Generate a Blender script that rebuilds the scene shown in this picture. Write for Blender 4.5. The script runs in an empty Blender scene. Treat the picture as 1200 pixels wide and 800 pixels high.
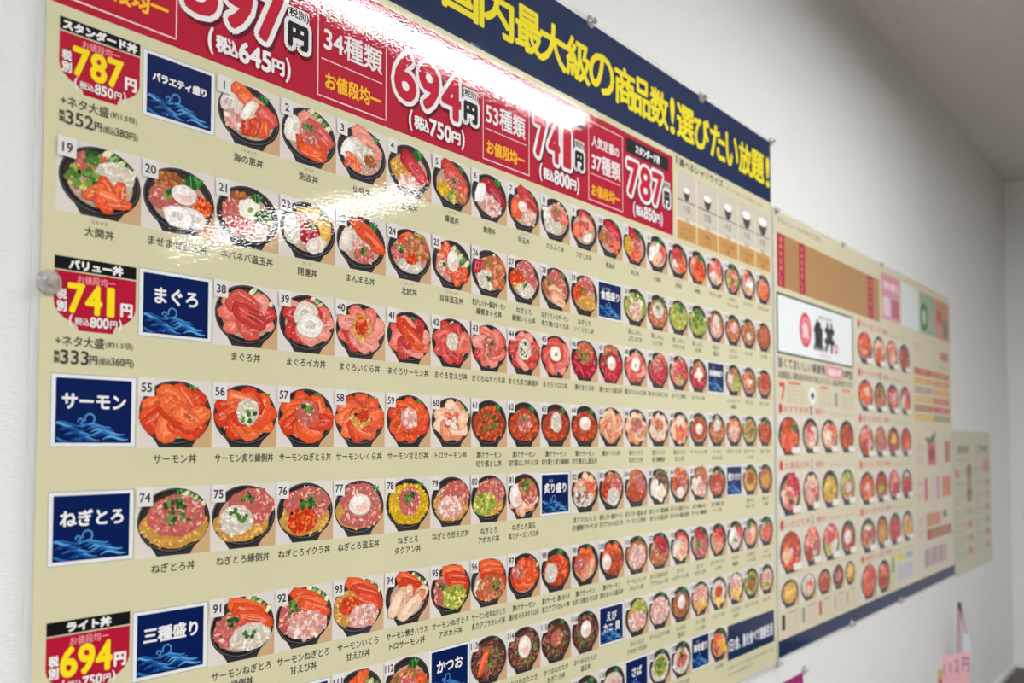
import bpy, math, random
from mathutils import Matrix, Vector

# ------------------------------------------------------------------ camera, light, exposure
SC = bpy.context.scene
COL = SC.collection
S = 0.0715            # one column of the big menu, in metres
ZC = 1.50             # camera height
CX, CY, CZ = -5.00557, -10.04842, -0.54288      # camera, in menu columns (x along wall, y off wall, z up)
Z0 = ZC - CZ * S      # height of the big menu's v = 0 line
M = [[0.60520159, -0.79607225, -0.00003053], [0.03614333, 0.02751572, -0.9989677], [0.79525134, 0.60457576, 0.04542526]]
cam = bpy.data.cameras.new('camera'); cam_o = bpy.data.objects.new('camera', cam); COL.objects.link(cam_o)
rot = Matrix((M[0], [-a for a in M[1]], [-a for a in M[2]])).transposed()
cam_o.matrix_world = Matrix.Translation((CX * S, CY * S, ZC)) @ rot.to_4x4()
cam.sensor_width = 36; cam.lens = 33.0; cam.shift_y = 71.39 / 1200; cam.clip_start = 0.02
cam.dof.use_dof = True; cam.dof.focus_distance = 0.98; cam.dof.aperture_fstop = 5.4
SC.camera = cam_o
w = bpy.data.worlds.new('World'); SC.world = w; w.use_nodes = True
w.node_tree.nodes['Background'].inputs[0].default_value = (0.9, 0.95, 1, 1)
w.node_tree.nodes['Background'].inputs[1].default_value = 0.2
vs = SC.view_settings
vs.view_transform = 'Standard'; vs.look = 'None'; vs.gamma = 1; vs.use_curve_mapping = False; vs.exposure = 0.08
LAMP_POWER = 62.0

def P(x, v, y=0.0):   # menu-column coordinates -> metres
    return Vector((x * S, y * S, Z0 + v * S))

# ------------------------------------------------------------------ materials
def lin(c):
    return tuple((a / 255 / 12.92) if a / 255 <= 0.04045 else ((a / 255 + 0.055) / 1.055) ** 2.4 for a in c)

def mat(name, col=(200, 200, 200), rough=0.5, spec=0.4, bump=None, mottled=None, **kw):
    m = bpy.data.materials.new(name); m.use_nodes = True
    nt = m.node_tree; b = nt.nodes['Principled BSDF']
    b.inputs['Base Color'].default_value = (*lin(col), 1); b.inputs['Roughness'].default_value = rough
    b.inputs['Specular IOR Level'].default_value = spec
    for k, v in kw.items(): b.inputs[k.replace('_', ' ')].default_value = v
    if bump:
        scale, strength, dist, stretch = bump
        g = nt.nodes.new('ShaderNodeNewGeometry'); mp = nt.nodes.new('ShaderNodeMapping'); mp.inputs['Scale'].default_value = stretch
        n = nt.nodes.new('ShaderNodeTexNoise'); n.inputs['Scale'].default_value = scale; n.inputs['Detail'].default_value = 5
        bp = nt.nodes.new('ShaderNodeBump'); bp.inputs['Strength'].default_value = strength; bp.inputs['Distance'].default_value = dist
        L = nt.links.new; L(g.outputs['Position'], mp.inputs[0]); L(mp.outputs[0], n.inputs['Vector']); L(n.outputs[0], bp.inputs['Height']); L(bp.outputs[0], b.inputs['Normal'])
        if mottled:
            r = nt.nodes.new('ShaderNodeValToRGB'); e = r.color_ramp.elements
            e[0].position = 0.3; e[1].position = 0.7
            e[0].color = (*lin([a * (1 - mottled) for a in col]), 1); e[1].color = (*lin(col), 1)
            L(n.outputs[0], r.inputs[0]); L(r.outputs[0], b.inputs['Base Color'])
    return m

def print_mat():      # printed ink (face colours) under a glossy, faintly rippled laminate
    m = bpy.data.materials.new('laminated_print'); m.use_nodes = True
    nt = m.node_tree; b = nt.nodes['Principled BSDF']; L = nt.links.new
    a = nt.nodes.new('ShaderNodeAttribute'); a.attribute_name = 'ink'
    g = nt.nodes.new('ShaderNodeNewGeometry')
    n0 = nt.nodes.new('ShaderNodeTexNoise'); n0.inputs['Scale'].default_value = 520; n0.inputs['Detail'].default_value = 3
    L(g.outputs['Position'], n0.inputs['Vector'])
    r = nt.nodes.new('ShaderNodeMapRange'); r.inputs[1].default_value = 0.25; r.inputs[2].default_value = 0.75; L(n0.outputs[0], r.inputs[0])
    for i, (fl, ph) in enumerate(((0.98, 0.72), (1.02, 1.28))):      # inks are even, the food photographs are mottled
        q = nt.nodes.new('ShaderNodeMapRange'); q.inputs[3].default_value = ph; q.inputs[4].default_value = fl
        L(a.outputs['Alpha'], q.inputs[0]); L(q.outputs[0], r.inputs[3 + i])
    mx = nt.nodes.new('ShaderNodeVectorMath'); mx.operation = 'SCALE'
    L(a.outputs['Color'], mx.inputs[0]); L(r.outputs[0], mx.inputs['Scale']); L(mx.outputs[0], b.inputs['Base Color'])
    b.inputs['Roughness'].default_value = 0.55; b.inputs['Specular IOR Level'].default_value = 0.05
    b.inputs['Coat Weight'].default_value = 0.58; b.inputs['Coat Roughness'].default_value = 0.012; b.inputs['Coat IOR'].default_value = 1.5
    n = nt.nodes.new('ShaderNodeTexNoise'); n.inputs['Scale'].default_value = 340; n.inputs['Detail'].default_value = 0.6; n.inputs['Roughness'].default_value = 0.4
    mp = nt.nodes.new('ShaderNodeMapping'); mp.inputs['Scale'].default_value = (1, 1, 1.5); mp.inputs['Rotation'].default_value = (0, 0.3, 0)
    L(g.outputs['Position'], mp.inputs[0]); L(mp.outputs[0], n.inputs['Vector'])
    bp = nt.nodes.new('ShaderNodeBump'); bp.inputs['Strength'].default_value = 1; bp.inputs['Distance'].default_value = 0.000045
    L(n.outputs[0], bp.inputs['Height']); L(bp.outputs[0], b.inputs['Coat Normal'])
    return m

PRINT = print_mat()
M_WALL = mat('white_wallpaper', (226, 227, 225), 0.7, 0.2, bump=(330, 0.55, 0.0018, (0.55, 0.55, 1.5)))
M_CEIL = mat('ceiling_board', (226, 221, 217), 0.85, 0.1, bump=(200, 0.6, 0.0025, (1, 1, 1)), mottled=0.08)
M_FLOOR = mat('grey_floor', (150, 142, 132), 0.5, 0.4, bump=(40, 0.1, 0.001, (1, 1, 1)), mottled=0.1)
M_SKIRT = mat('white_trim', (216, 216, 212), 0.4, 0.4)
M_COUNTER = mat('dark_counter', (74, 66, 66), 0.45, 0.4, bump=(90, 0.1, 0.0004, (1, 6, 1)), mottled=0.1)
M_CLEAR = mat('clear_plastic', (248, 248, 245), 0.08, 0.6, Transmission_Weight=0.78, IOR=1.4)
M_LAMINATE = mat('clear_laminate', (238, 240, 240), 0.12, 0.5, Alpha=0.32)
M_STEEL = mat('pin_steel', (190, 188, 184), 0.25, 0.5, Metallic=1.0)
M_PINK = mat('pink_paper', (236, 186, 194), 0.7, 0.2, bump=(120, 0.1, 0.0005, (1, 1, 1)), mottled=0.06)
M_INK = mat('black_marker', (64, 54, 70), 0.6, 0.2)
M_YELLOW = mat('yellow_paper', (196, 164, 40), 0.5, 0.3)
M_RED = mat('red_paper', (186, 36, 44), 0.5, 0.3)
M_STRAP = mat('mauve_strap', (182, 158, 160), 0.7, 0.2, bump=(600, 0.3, 0.0004, (1, 1, 1)))
M_PALE = mat('pale_blue_paper', (206, 214, 222), 0.6, 0.3)
M_PLASTIC = mat('grey_plastic', (150, 148, 146), 0.4, 0.4)
M_HOUSING = mat('lamp_housing', (230, 230, 228), 0.4, 0.4)
def lamp_mat():
    m = bpy.data.materials.new('lamp_diffuser'); m.use_nodes = True
    b = m.node_tree.nodes['Principled BSDF']; b.inputs['Base Color'].default_value = (0.9, 0.9, 0.9, 1)
    b.inputs['Emission Color'].default_value = (0.975, 0.99, 1.0, 1); b.inputs['Emission Strength'].default_value = LAMP_POWER
    return m
M_LAMP = lamp_mat()

# ------------------------------------------------------------------ object helpers
def tag(o, label=None, cat=None, group=None, kind=None):
    if label: o['label'] = label
    if cat: o['category'] = cat
    if group: o['group'] = group
    if kind: o['kind'] = kind
    return o
def mesh_obj(name, verts, faces, m, parent=None, loc=(0, 0, 0), smooth=False):
    me = bpy.data.meshes.new(name); me.from_pydata([tuple(v) for v in verts], [], faces); me.materials.append(m)
    if smooth:
        for p in me.polygons: p.use_smooth = True
    o = bpy.data.objects.new(name, me); COL.objects.link(o); o.location = loc
    if parent: o.parent = parent
    return o
def box_vf(x0, x1, y0, y1, z0, z1, vf=None):
    v, f = vf if vf else ([], [])
    n = len(v)
    v += [(x, y, z) for z in (z0, z1) for y in (y0, y1) for x in (x0, x1)]
    f += [[n + i for i in q] for q in ((0, 2, 3, 1), (4, 5, 7, 6), (0, 1, 5, 4), (2, 6, 7, 3), (0, 4, 6, 2), (1, 3, 7, 5))]
    return v, f
def lathe(profile, n=28):      # profile of (radius, height) turned about local -Y (towards the room)
    v, f = [], []
    for r, h in profile:
        for i in range(n):
            a = 2 * math.pi * i / n; v.append((r * math.cos(a), -h, r * math.sin(a)))
    for j in range(len(profile) - 1):
        for i in range(n):
            k = (i + 1) % n; f.append([j * n + i, j * n + k, (j + 1) * n + k, (j + 1) * n + i])
    f.append(list(range((len(profile) - 1) * n, len(profile) * n))); f.append(list(range(n))[::-1])
    return v, f

# ------------------------------------------------------------------ the room
def wall(name, vf, m):
    o = mesh_obj(name, vf[0], vf[1], m); o['kind'] = 'structure'; return o
XL, XR, YB, CEIL = -42 * S, 56 * S, -60 * S, Z0 + 14.87 * S
wall('wall_left', box_vf(XL - .1, XR + .1, 0, 0.1, 0, CEIL), M_WALL)
wall('wall_far', box_vf(XR, XR + .1, YB - .1, 0, 0, CEIL), M_WALL)
wall('wall_right', box_vf(XL - .1, XR + .1, YB - .1, YB, 0, CEIL), mat('dark_unseen_wall', (74, 66, 60), 0.6, 0.3, bump=(30, 0.2, 0.001, (8, 1, 0.3)), mottled=0.15))  # dark colour chosen to dim this unseen wall's reflection in the laminate
wall('added_dark_panel_1', box_vf(XR - .03, XR - .002, -50 * S, -27 * S, 0, CEIL - .25), mat('added_panel_brown', (84, 74, 66), 0.5, 0.3, bump=(30, 0.2, 0.001, (8, 8, 0.3)), mottled=0.12))  # unseen dark panel, added to darken what the laminate mirrors
wall('wall_near', box_vf(XL - .1, XL, YB, 0, 0, CEIL), M_WALL)
wall('ceiling', box_vf(XL - .1, XR + .1, YB - .1, .1, CEIL, CEIL + .1), M_CEIL)
wall('floor', box_vf(XL - .1, XR + .1, YB - .1, .1, -.1, 0), M_FLOOR)

# ------------------------------------------------------------------ printing: flat inks on a sheet
STEP = 8e-6
def shade(c, k): return tuple(max(0, min(255, a * k)) for a in c)
class Ink:            # collects flat printed shapes in column units; each next shape is a hair nearer the laminate
    def __init__(s, y=2e-5, flat=1.0): s.v = []; s.f = []; s.c = []; s.y = y; s.flat = flat
    def poly(s, pts, col, step=True):
        n = len(s.v); s.v += [(x * S, -s.y, z * S) for x, z in pts]
        s.f.append(list(range(n, n + len(pts)))); s.c.append((*lin(col), s.flat))
        if step: s.y += STEP
    def rect(s, x0, z0, x1, z1, col): s.poly([(x0, z0), (x1, z0), (x1, z1), (x0, z1)], col)
    def frame(s, x0, z0, x1, z1, t, col, tz=None):
        tz = tz or t
        for r in ((x0, z0, x1, z0 + tz), (x0, z1 - tz, x1, z1), (x0, z0, x0 + t, z1), (x1 - t, z0, x1, z1)): s.poly([(r[0], r[1]), (r[2], r[1]), (r[2], r[3]), (r[0], r[3])], col, False)
        s.y += STEP
    def ell(s, cx, cz, rx, rz, col, n=28, a0=0, wob=0, rng=None, step=True):
        p = []
        for i in range(n):
            a = a0 + 2 * math.pi * i / n; k = 1 + (rng.uniform(-wob, wob) if wob else 0)
            p.append((cx + rx * k * math.cos(a), cz + rz * k * math.sin(a)))
        s.poly(p, col, step)
    def tris(s, verts, faces, col):
        n = len(s.v); s.v += [(x * S, -s.y, z * S) for x, z in verts]
        for f in faces: s.f.append([n + i for i in f]); s.c.append((*lin(col), s.flat))
    def line(s, pts, wd, col):          # a stroke of given width (wz = wd)
        for (a, b), (c, d) in zip(pts, pts[1:]):
            l = math.hypot(c - a, d - b) or 1; nx, nz = -(d - b) / l * wd / 2, (c - a) / l * wd / 2
            s.poly([(a + nx, b + nz), (a - nx, b - nz), (c - nx, d - nz), (c + nx, d + nz)], col, False)
        s.y += STEP
    def build(s, name, parent, loc=(0, 0, 0)):
        me = bpy.data.meshes.new(name)
        me.from_pydata(s.v, [], s.f)
        at = me.attributes.new('ink', 'FLOAT_COLOR', 'CORNER'); d = []
        for f, c in zip(s.f, s.c): d += [c[0], c[1], c[2], c[3] if len(c) > 3 else 1.0] * len(f)
        at.data.foreach_set('color', d)
        me.materials.append(PRINT)
        o = bpy.data.objects.new(name, me); COL.objects.link(o); o.parent = parent; o.location = loc
        return o

# lettering: glyph outlines from Blender's own built-in font, one glyph at a time
_GL = {}
_cu = bpy.data.curves.new('lettering', 'FONT'); _cu.resolution_u = 3
_fo = bpy.data.objects.new('lettering', _cu); COL.objects.link(_fo)
def _shape(body):
    _cu.body = body
    dg = bpy.context.evaluated_depsgraph_get(); dg.update()
    me = bpy.data.meshes.new_from_object(_fo.evaluated_get(dg))
    v = [(a.co.x, a.co.y) for a in me.vertices]; f = [list(p.vertices) for p in me.polygons]
    bpy.data.meshes.remove(me); return v, f
def glyph(ch):
    if ch not in _GL:
        if ch == ' ': _GL[ch] = ([], [], 0.3)
        else:
            v, f = _shape(ch); v2, _ = _shape(ch + ch)
            _GL[ch] = (v, f, max(a[0] for a in v2) - max(a[0] for a in v))
    return _GL[ch]
def layout(text, track=0.0):
    V, F, x = [], [], 0.0
    for ch in text:
        v, f, adv = glyph(ch); n = len(V)
        V += [(a + x, b) for a, b in v]; F += [[n + i for i in q] for q in f]; x += adv + track
    return V, F
def text_in(ink, text, x0, z0, x1, z1, col, bold=0.0, track=0.0, halo=None):
    """letter the text so that its outline exactly fills the box"""
    V, F = layout(text, track)
    ax, bx = min(p[0] for p in V), max(p[0] for p in V); az, bz = min(p[1] for p in V), max(p[1] for p in V)
    kx, kz = (x1 - x0) / (bx - ax), (z1 - z0) / (bz - az)
    V = [(x0 + (p[0] - ax) * kx, z0 + (p[1] - az) * kz) for p in V]
    stamp(ink, V, F, col, bold, halo)
def text_at(ink, text, cx, zm, em, col, maxw=None, bold=0.0, align=0):
    """letter the text centred (0), from the left (-1) or from the right (1), em high"""
    V, F = layout(text)
    ax, bx = min(p[0] for p in V), max(p[0] for p in V)
    em_x = em if not maxw or (bx - ax) * em <= maxw else maxw / (bx - ax)
    w_ = (bx - ax) * em_x; x0 = cx - w_ / 2 if align == 0 else (cx if align < 0 else cx - w_)
    stamp(ink, [(x0 + (p[0] - ax) * em_x, zm + (p[1] - 0.36) * em) for p in V], F, col, bold)
def stamp(ink, V, F, col, bold=0.0, halo=None):
    def ring(r, c, dx=0, dz=0, n=10):
        for i in range(n):
            a = 2 * math.pi * i / n; ink.tris([(x + dx + r * math.cos(a), z + dz + r * math.sin(a)) for x, z in V], F, c); ink.y += STEP
        ink.tris([(x + dx, z + dz) for x, z in V], F, c); ink.y += STEP
    if halo:
        r, hc, sc = halo
        if sc: ring(r, sc, r * .35, -r * .45, 14)
        ring(r, hc, n=16)
    if bold: ring(bold, col, n=6)
    else: ink.tris(V, F, col); ink.y += STEP
# ------------------------------------------------------------------ pictures of rice bowls
PH = 0.818            # picture height, in columns
PAL = dict(S=[(226, 82, 40), (238, 106, 56), (212, 62, 32), (232, 92, 44)], T=[(214, 82, 72), (230, 114, 98), (238, 150, 132), (196, 58, 54)],
  M=[(190, 28, 48), (206, 48, 60), (172, 22, 42)], P=[(240, 186, 150), (228, 142, 102), (244, 206, 176)], Q=[(240, 232, 222), (228, 214, 202), (248, 242, 236)],
  O=[(238, 184, 72), (248, 206, 108), (226, 166, 54)], X=[(246, 228, 208), (238, 212, 190), (252, 240, 226)],
  N=[(220, 116, 108), (234, 156, 142), (198, 82, 80), (246, 200, 186), (212, 100, 92)], I=[(224, 66, 24), (240, 98, 42), (206, 48, 18), (248, 132, 70)],
  B=[(178, 100, 52), (206, 138, 84), (150, 76, 42)], G=[(70, 122, 50), (112, 150, 70), (40, 82, 40)], R=[(242, 234, 220), (226, 206, 180), (250, 246, 238), (236, 214, 190)],
  W=[(240, 190, 178), (248, 220, 210), (226, 148, 138)], A=[(192, 192, 84), (150, 172, 62), (222, 212, 124), (108, 140, 52)],
  C=[(206, 80, 46), (226, 106, 62), (180, 58, 36), (150, 60, 34)], K=[(112, 62, 52), (152, 88, 74), (82, 46, 40), (178, 112, 98)],
  Y=[(236, 190, 38), (250, 212, 72), (216, 160, 22)], H=[(230, 172, 84), (246, 200, 116), (214, 146, 60)], V=[(218, 120, 84), (236, 160, 120), (190, 86, 56), (120, 120, 50)])
NAME = dict(S='salmon_slices', T='tuna_slices', M='red_tuna_slices', P='seared_salmon', Q='squid_slices', O='omelette', X='scallop', N='minced_tuna', I='salmon_roe',
  B='natto', G='green_onion', R='shredded_whitefish', W='shrimp', A='avocado', C='marinated_salmon', K='seared_bonito', Y='yellow_pickle', H='crispy_flakes',
  V='marinated_cubes', E='soft_egg', J='grated_yam', L='green_leaf', U='cucumber_fan', D='crab_sticks')
FX, FZ, FRX, FRZ = 0.505, 0.425, 0.43, 0.325
BLACK = (34, 33, 36)

def slice_shape(ink, cx, cz, ang, ln, wd, col, rng, sx=1.0):
    pts = []
    for u, v in ((-1, -.55), (-.6, -1), (.3, -.95), (.85, -.7), (1, -.1), (.9, .6), (.35, 1), (-.5, .9), (-1, .5)):
        u *= ln * rng.uniform(.88, 1.08); v *= wd * rng.uniform(.88, 1.1)
        pts.append((cx + (u * math.cos(ang) - v * math.sin(ang)) * FRX, cz + (u * math.sin(ang) + v * math.cos(ang)) * FRZ))
    mx = sum(p[0] for p in pts) / 9; mz = sum(p[1] for p in pts) / 9
    ink.poly([(mx + (a - mx) * 1.07, mz + (b - mz) * 1.07) for a, b in pts], shade(col, .8))
    ink.poly(pts, col)
    ink.poly([(mx + (a - mx) * .62 - .006, mz + (b - mz) * .58 + .010) for a, b in pts], tuple(min(255, c * .9 + 36) for c in col))
    o1, o2 = rng.uniform(-.25, .25), rng.uniform(-.2, .2)
    ink.poly([(mx + (a - mx) * .45 + o1 * ln * FRX, mz + (b - mz) * .4 + o2 * wd * FRZ) for a, b in pts], shade(col, rng.choice((.86, .9, 1.1))))
    for i in range(2):
        fx, fz = mx + rng.uniform(-.6, .6) * ln * FRX, mz + rng.uniform(-.5, .5) * wd * FRZ
        ink.ell(fx, fz, .020, .008, tuple(min(255, c * .5 + 130) for c in col), 6, a0=ang, step=False)
    ink.y += STEP
    k = rng.randint(1, 2)
    for i in range(k):        # pale streaks of fat along the slice
        o = rng.uniform(-.5, .5) * wd
        a = [(cx + (u * ln * .8 * math.cos(ang) - (o + .12 * wd * math.sin(3 * u)) * math.sin(ang)) * FRX, cz + (u * ln * .8 * math.sin(ang) + (o + .12 * wd * math.sin(3 * u)) * math.cos(ang)) * FRZ) for u in (-.9, -.3, .3, .9)]
        ink.line(a, .010, tuple(min(255, c * .55 + 118) for c in col))

def grains(ink, cx, cz, rx, rz, kind, n, rng, size=1.0, back=True):
    pal = PAL[kind]
    if back: ink.ell(cx, cz, rx, rz, shade(pal[0], .84), 18, wob=.08, rng=rng)
    y0 = ink.y; long_ = kind in 'NHYKRD'
    for i in range(n):
        r = math.sqrt(rng.random()); a = rng.uniform(0, 6.283)
        x, z = cx + rx * r * math.cos(a) * .96, cz + rz * r * math.sin(a) * .96
        s = size * .040 * rng.uniform(.7, 1.3); th = rng.uniform(0, 3.14); e = (.42 if long_ else .8); m = 5 if long_ else 6
        if kind == 'I': s *= .62; e = 1; m = 8
        if kind == 'B': s *= .8; e = .75; m = 8
        if kind == 'K': s *= 2.0; e = .3
        col = shade(rng.choice(pal), rng.uniform(.9, 1.08))
        ink.y = y0 + STEP * (1 + i % 20)
        ink.poly([(x + s * (math.cos(b) * math.cos(th) - e * math.sin(b) * math.sin(th)), z + .86 * s * (math.cos(b) * math.sin(th) + e * math.sin(b) * math.cos(th)))
                  for b in [2 * math.pi * q / m + rng.uniform(-.3, .3) for q in range(m)]], col, False)
    ink.y = y0 + STEP * 22

def topping(ink, tok, rng, lod):
    t = tok.split(); k = t[0][0]; par = t[0][1:]
    x, z, r = (float(a) for a in t[1:4]); rz = float(t[4]) if len(t) > 4 else r * .92
    n = int(t[5]) if len(t) > 5 else 0
    g_ = 1.06 if r > .8 else 1.17; r, rz = r * g_, rz * g_
    cx, cz = FX + x * FRX, FZ + z * FRZ; rx, rzz = r * FRX, rz * FRZ
    if k in 'STMPQOX':
        pal = PAL[k]
        if par:               # slabs lying side by side
            ang = math.radians(float(par)); n = n or (2 if rz < .5 else 3)
            for i in range(n):
                d = (i - (n - 1) / 2) * 1.45 * rz / n
                slice_shape(ink, cx + (-d * math.sin(ang)) * FRX, cz - d * math.cos(ang) * FRZ, ang + rng.uniform(-.12, .12), r * .80, rz / n * 1.55, rng.choice(pal), rng)
        else:                 # petals round the middle
            n = n or max(3, int(r * 9)); a0 = rng.uniform(0, 6)
            for i in range(n):
                a = a0 + 2 * math.pi * i / n + rng.uniform(-.2, .2)
                slice_shape(ink, cx + math.cos(a) * rx * .56, cz + math.sin(a) * rzz * .56, a + rng.uniform(.2, .9), r * .52, rz * .36, rng.choice(pal), rng)
            if r > .5: slice_shape(ink, cx, cz, rng.uniform(0, 3), r * .5, rz * .34, rng.choice(pal), rng)
    elif k == 'E':
        ink.ell(cx + .008, cz - .012, rx * 1.05, rzz * 1.05, (190, 150, 140), 20)
        ink.ell(cx, cz, rx, rzz, (240, 228, 220), 20, wob=.04, rng=rng)
        ink.ell(cx + rx * .2, cz - rzz * .25, rx * .55, rzz * .5, (238, 198, 186), 16, wob=.08, rng=rng)
        ink.ell(cx - rx * .15, cz + rzz * .3, rx * .5, rzz * .4, (250, 244, 240), 14, wob=.08, rng=rng)
    elif k == 'J':
        ink.ell(cx, cz, rx, rzz, (240, 236, 220), 18, wob=.12, rng=rng)
        ink.ell(cx - .01, cz + .01, rx * .6, rzz * .6, (250, 248, 238), 14, wob=.12, rng=rng)
        ink.ell(cx + .01, cz - .01, rx * .28, rzz * .3, (140, 160, 80), 8, wob=.3, rng=rng)
    elif k == 'L':            # toothed perilla leaves
        for j in range(n or 3):
            a = math.radians(float(par or 65)) + (j - 1) * .5; lx, lz = rx * (1.1 - .12 * j), rzz * (1.1 - .1 * j)
            p = []
            for i in range(17):
                u = i / 16; wv = math.sin(u * math.pi) * (.44 if i % 2 else .30); p.append((u * 1.6 - .8, wv))
            p += [(u, -wv) for u, wv in p[::-1]]
            ink.poly([(cx + lx * (u * math.cos(a) - wv * math.sin(a)), cz + lz * (u * math.sin(a) + wv * math.cos(a))) for u, wv in p], [(44, 118, 52), (72, 150, 66), (28, 92, 44)][j % 3])
            ink.line([(cx - lx * .7 * math.cos(a), cz - lz * .7 * math.sin(a)), (cx + lx * .7 * math.cos(a), cz + lz * .7 * math.sin(a))], .008, (130, 186, 104))
    elif k == 'U':            # fan of cucumber slices
        for j in range(n or 5):
            q = (j - 2) * .34
            slice_shape(ink, cx + q * rx * 1.1, cz - q * rzz * .9, .9, r * .5, rz * .24, [(214, 214, 164), (104, 150, 70), (190, 200, 130), (70, 120, 54), (224, 214, 170)][j % 5], rng)
    elif k == 'D':
        for j in range(n or 3):
            q = (j - 1) * rzz * .5
            for cc, o in (((246, 236, 226), 0), ((216, 70, 56), .022)):
                ink.poly([(cx - rx, cz + q - rzz * .5 + o), (cx + rx * .7, cz + q + rzz * .3 + o), (cx + rx * .8, cz + q + rzz * .3 - .03 + o), (cx - rx * .9, cz + q - rzz * .5 - .045 + o)], cc)
    else:
        back = n == 0 and k != 'G'
        n = n or int(r * rz * (260 if k in 'I' else 190) * lod)
        grains(ink, cx, cz, rx, rzz, k, max(6, n), rng, 1.0 if lod > .6 else 1.35, back)

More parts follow.
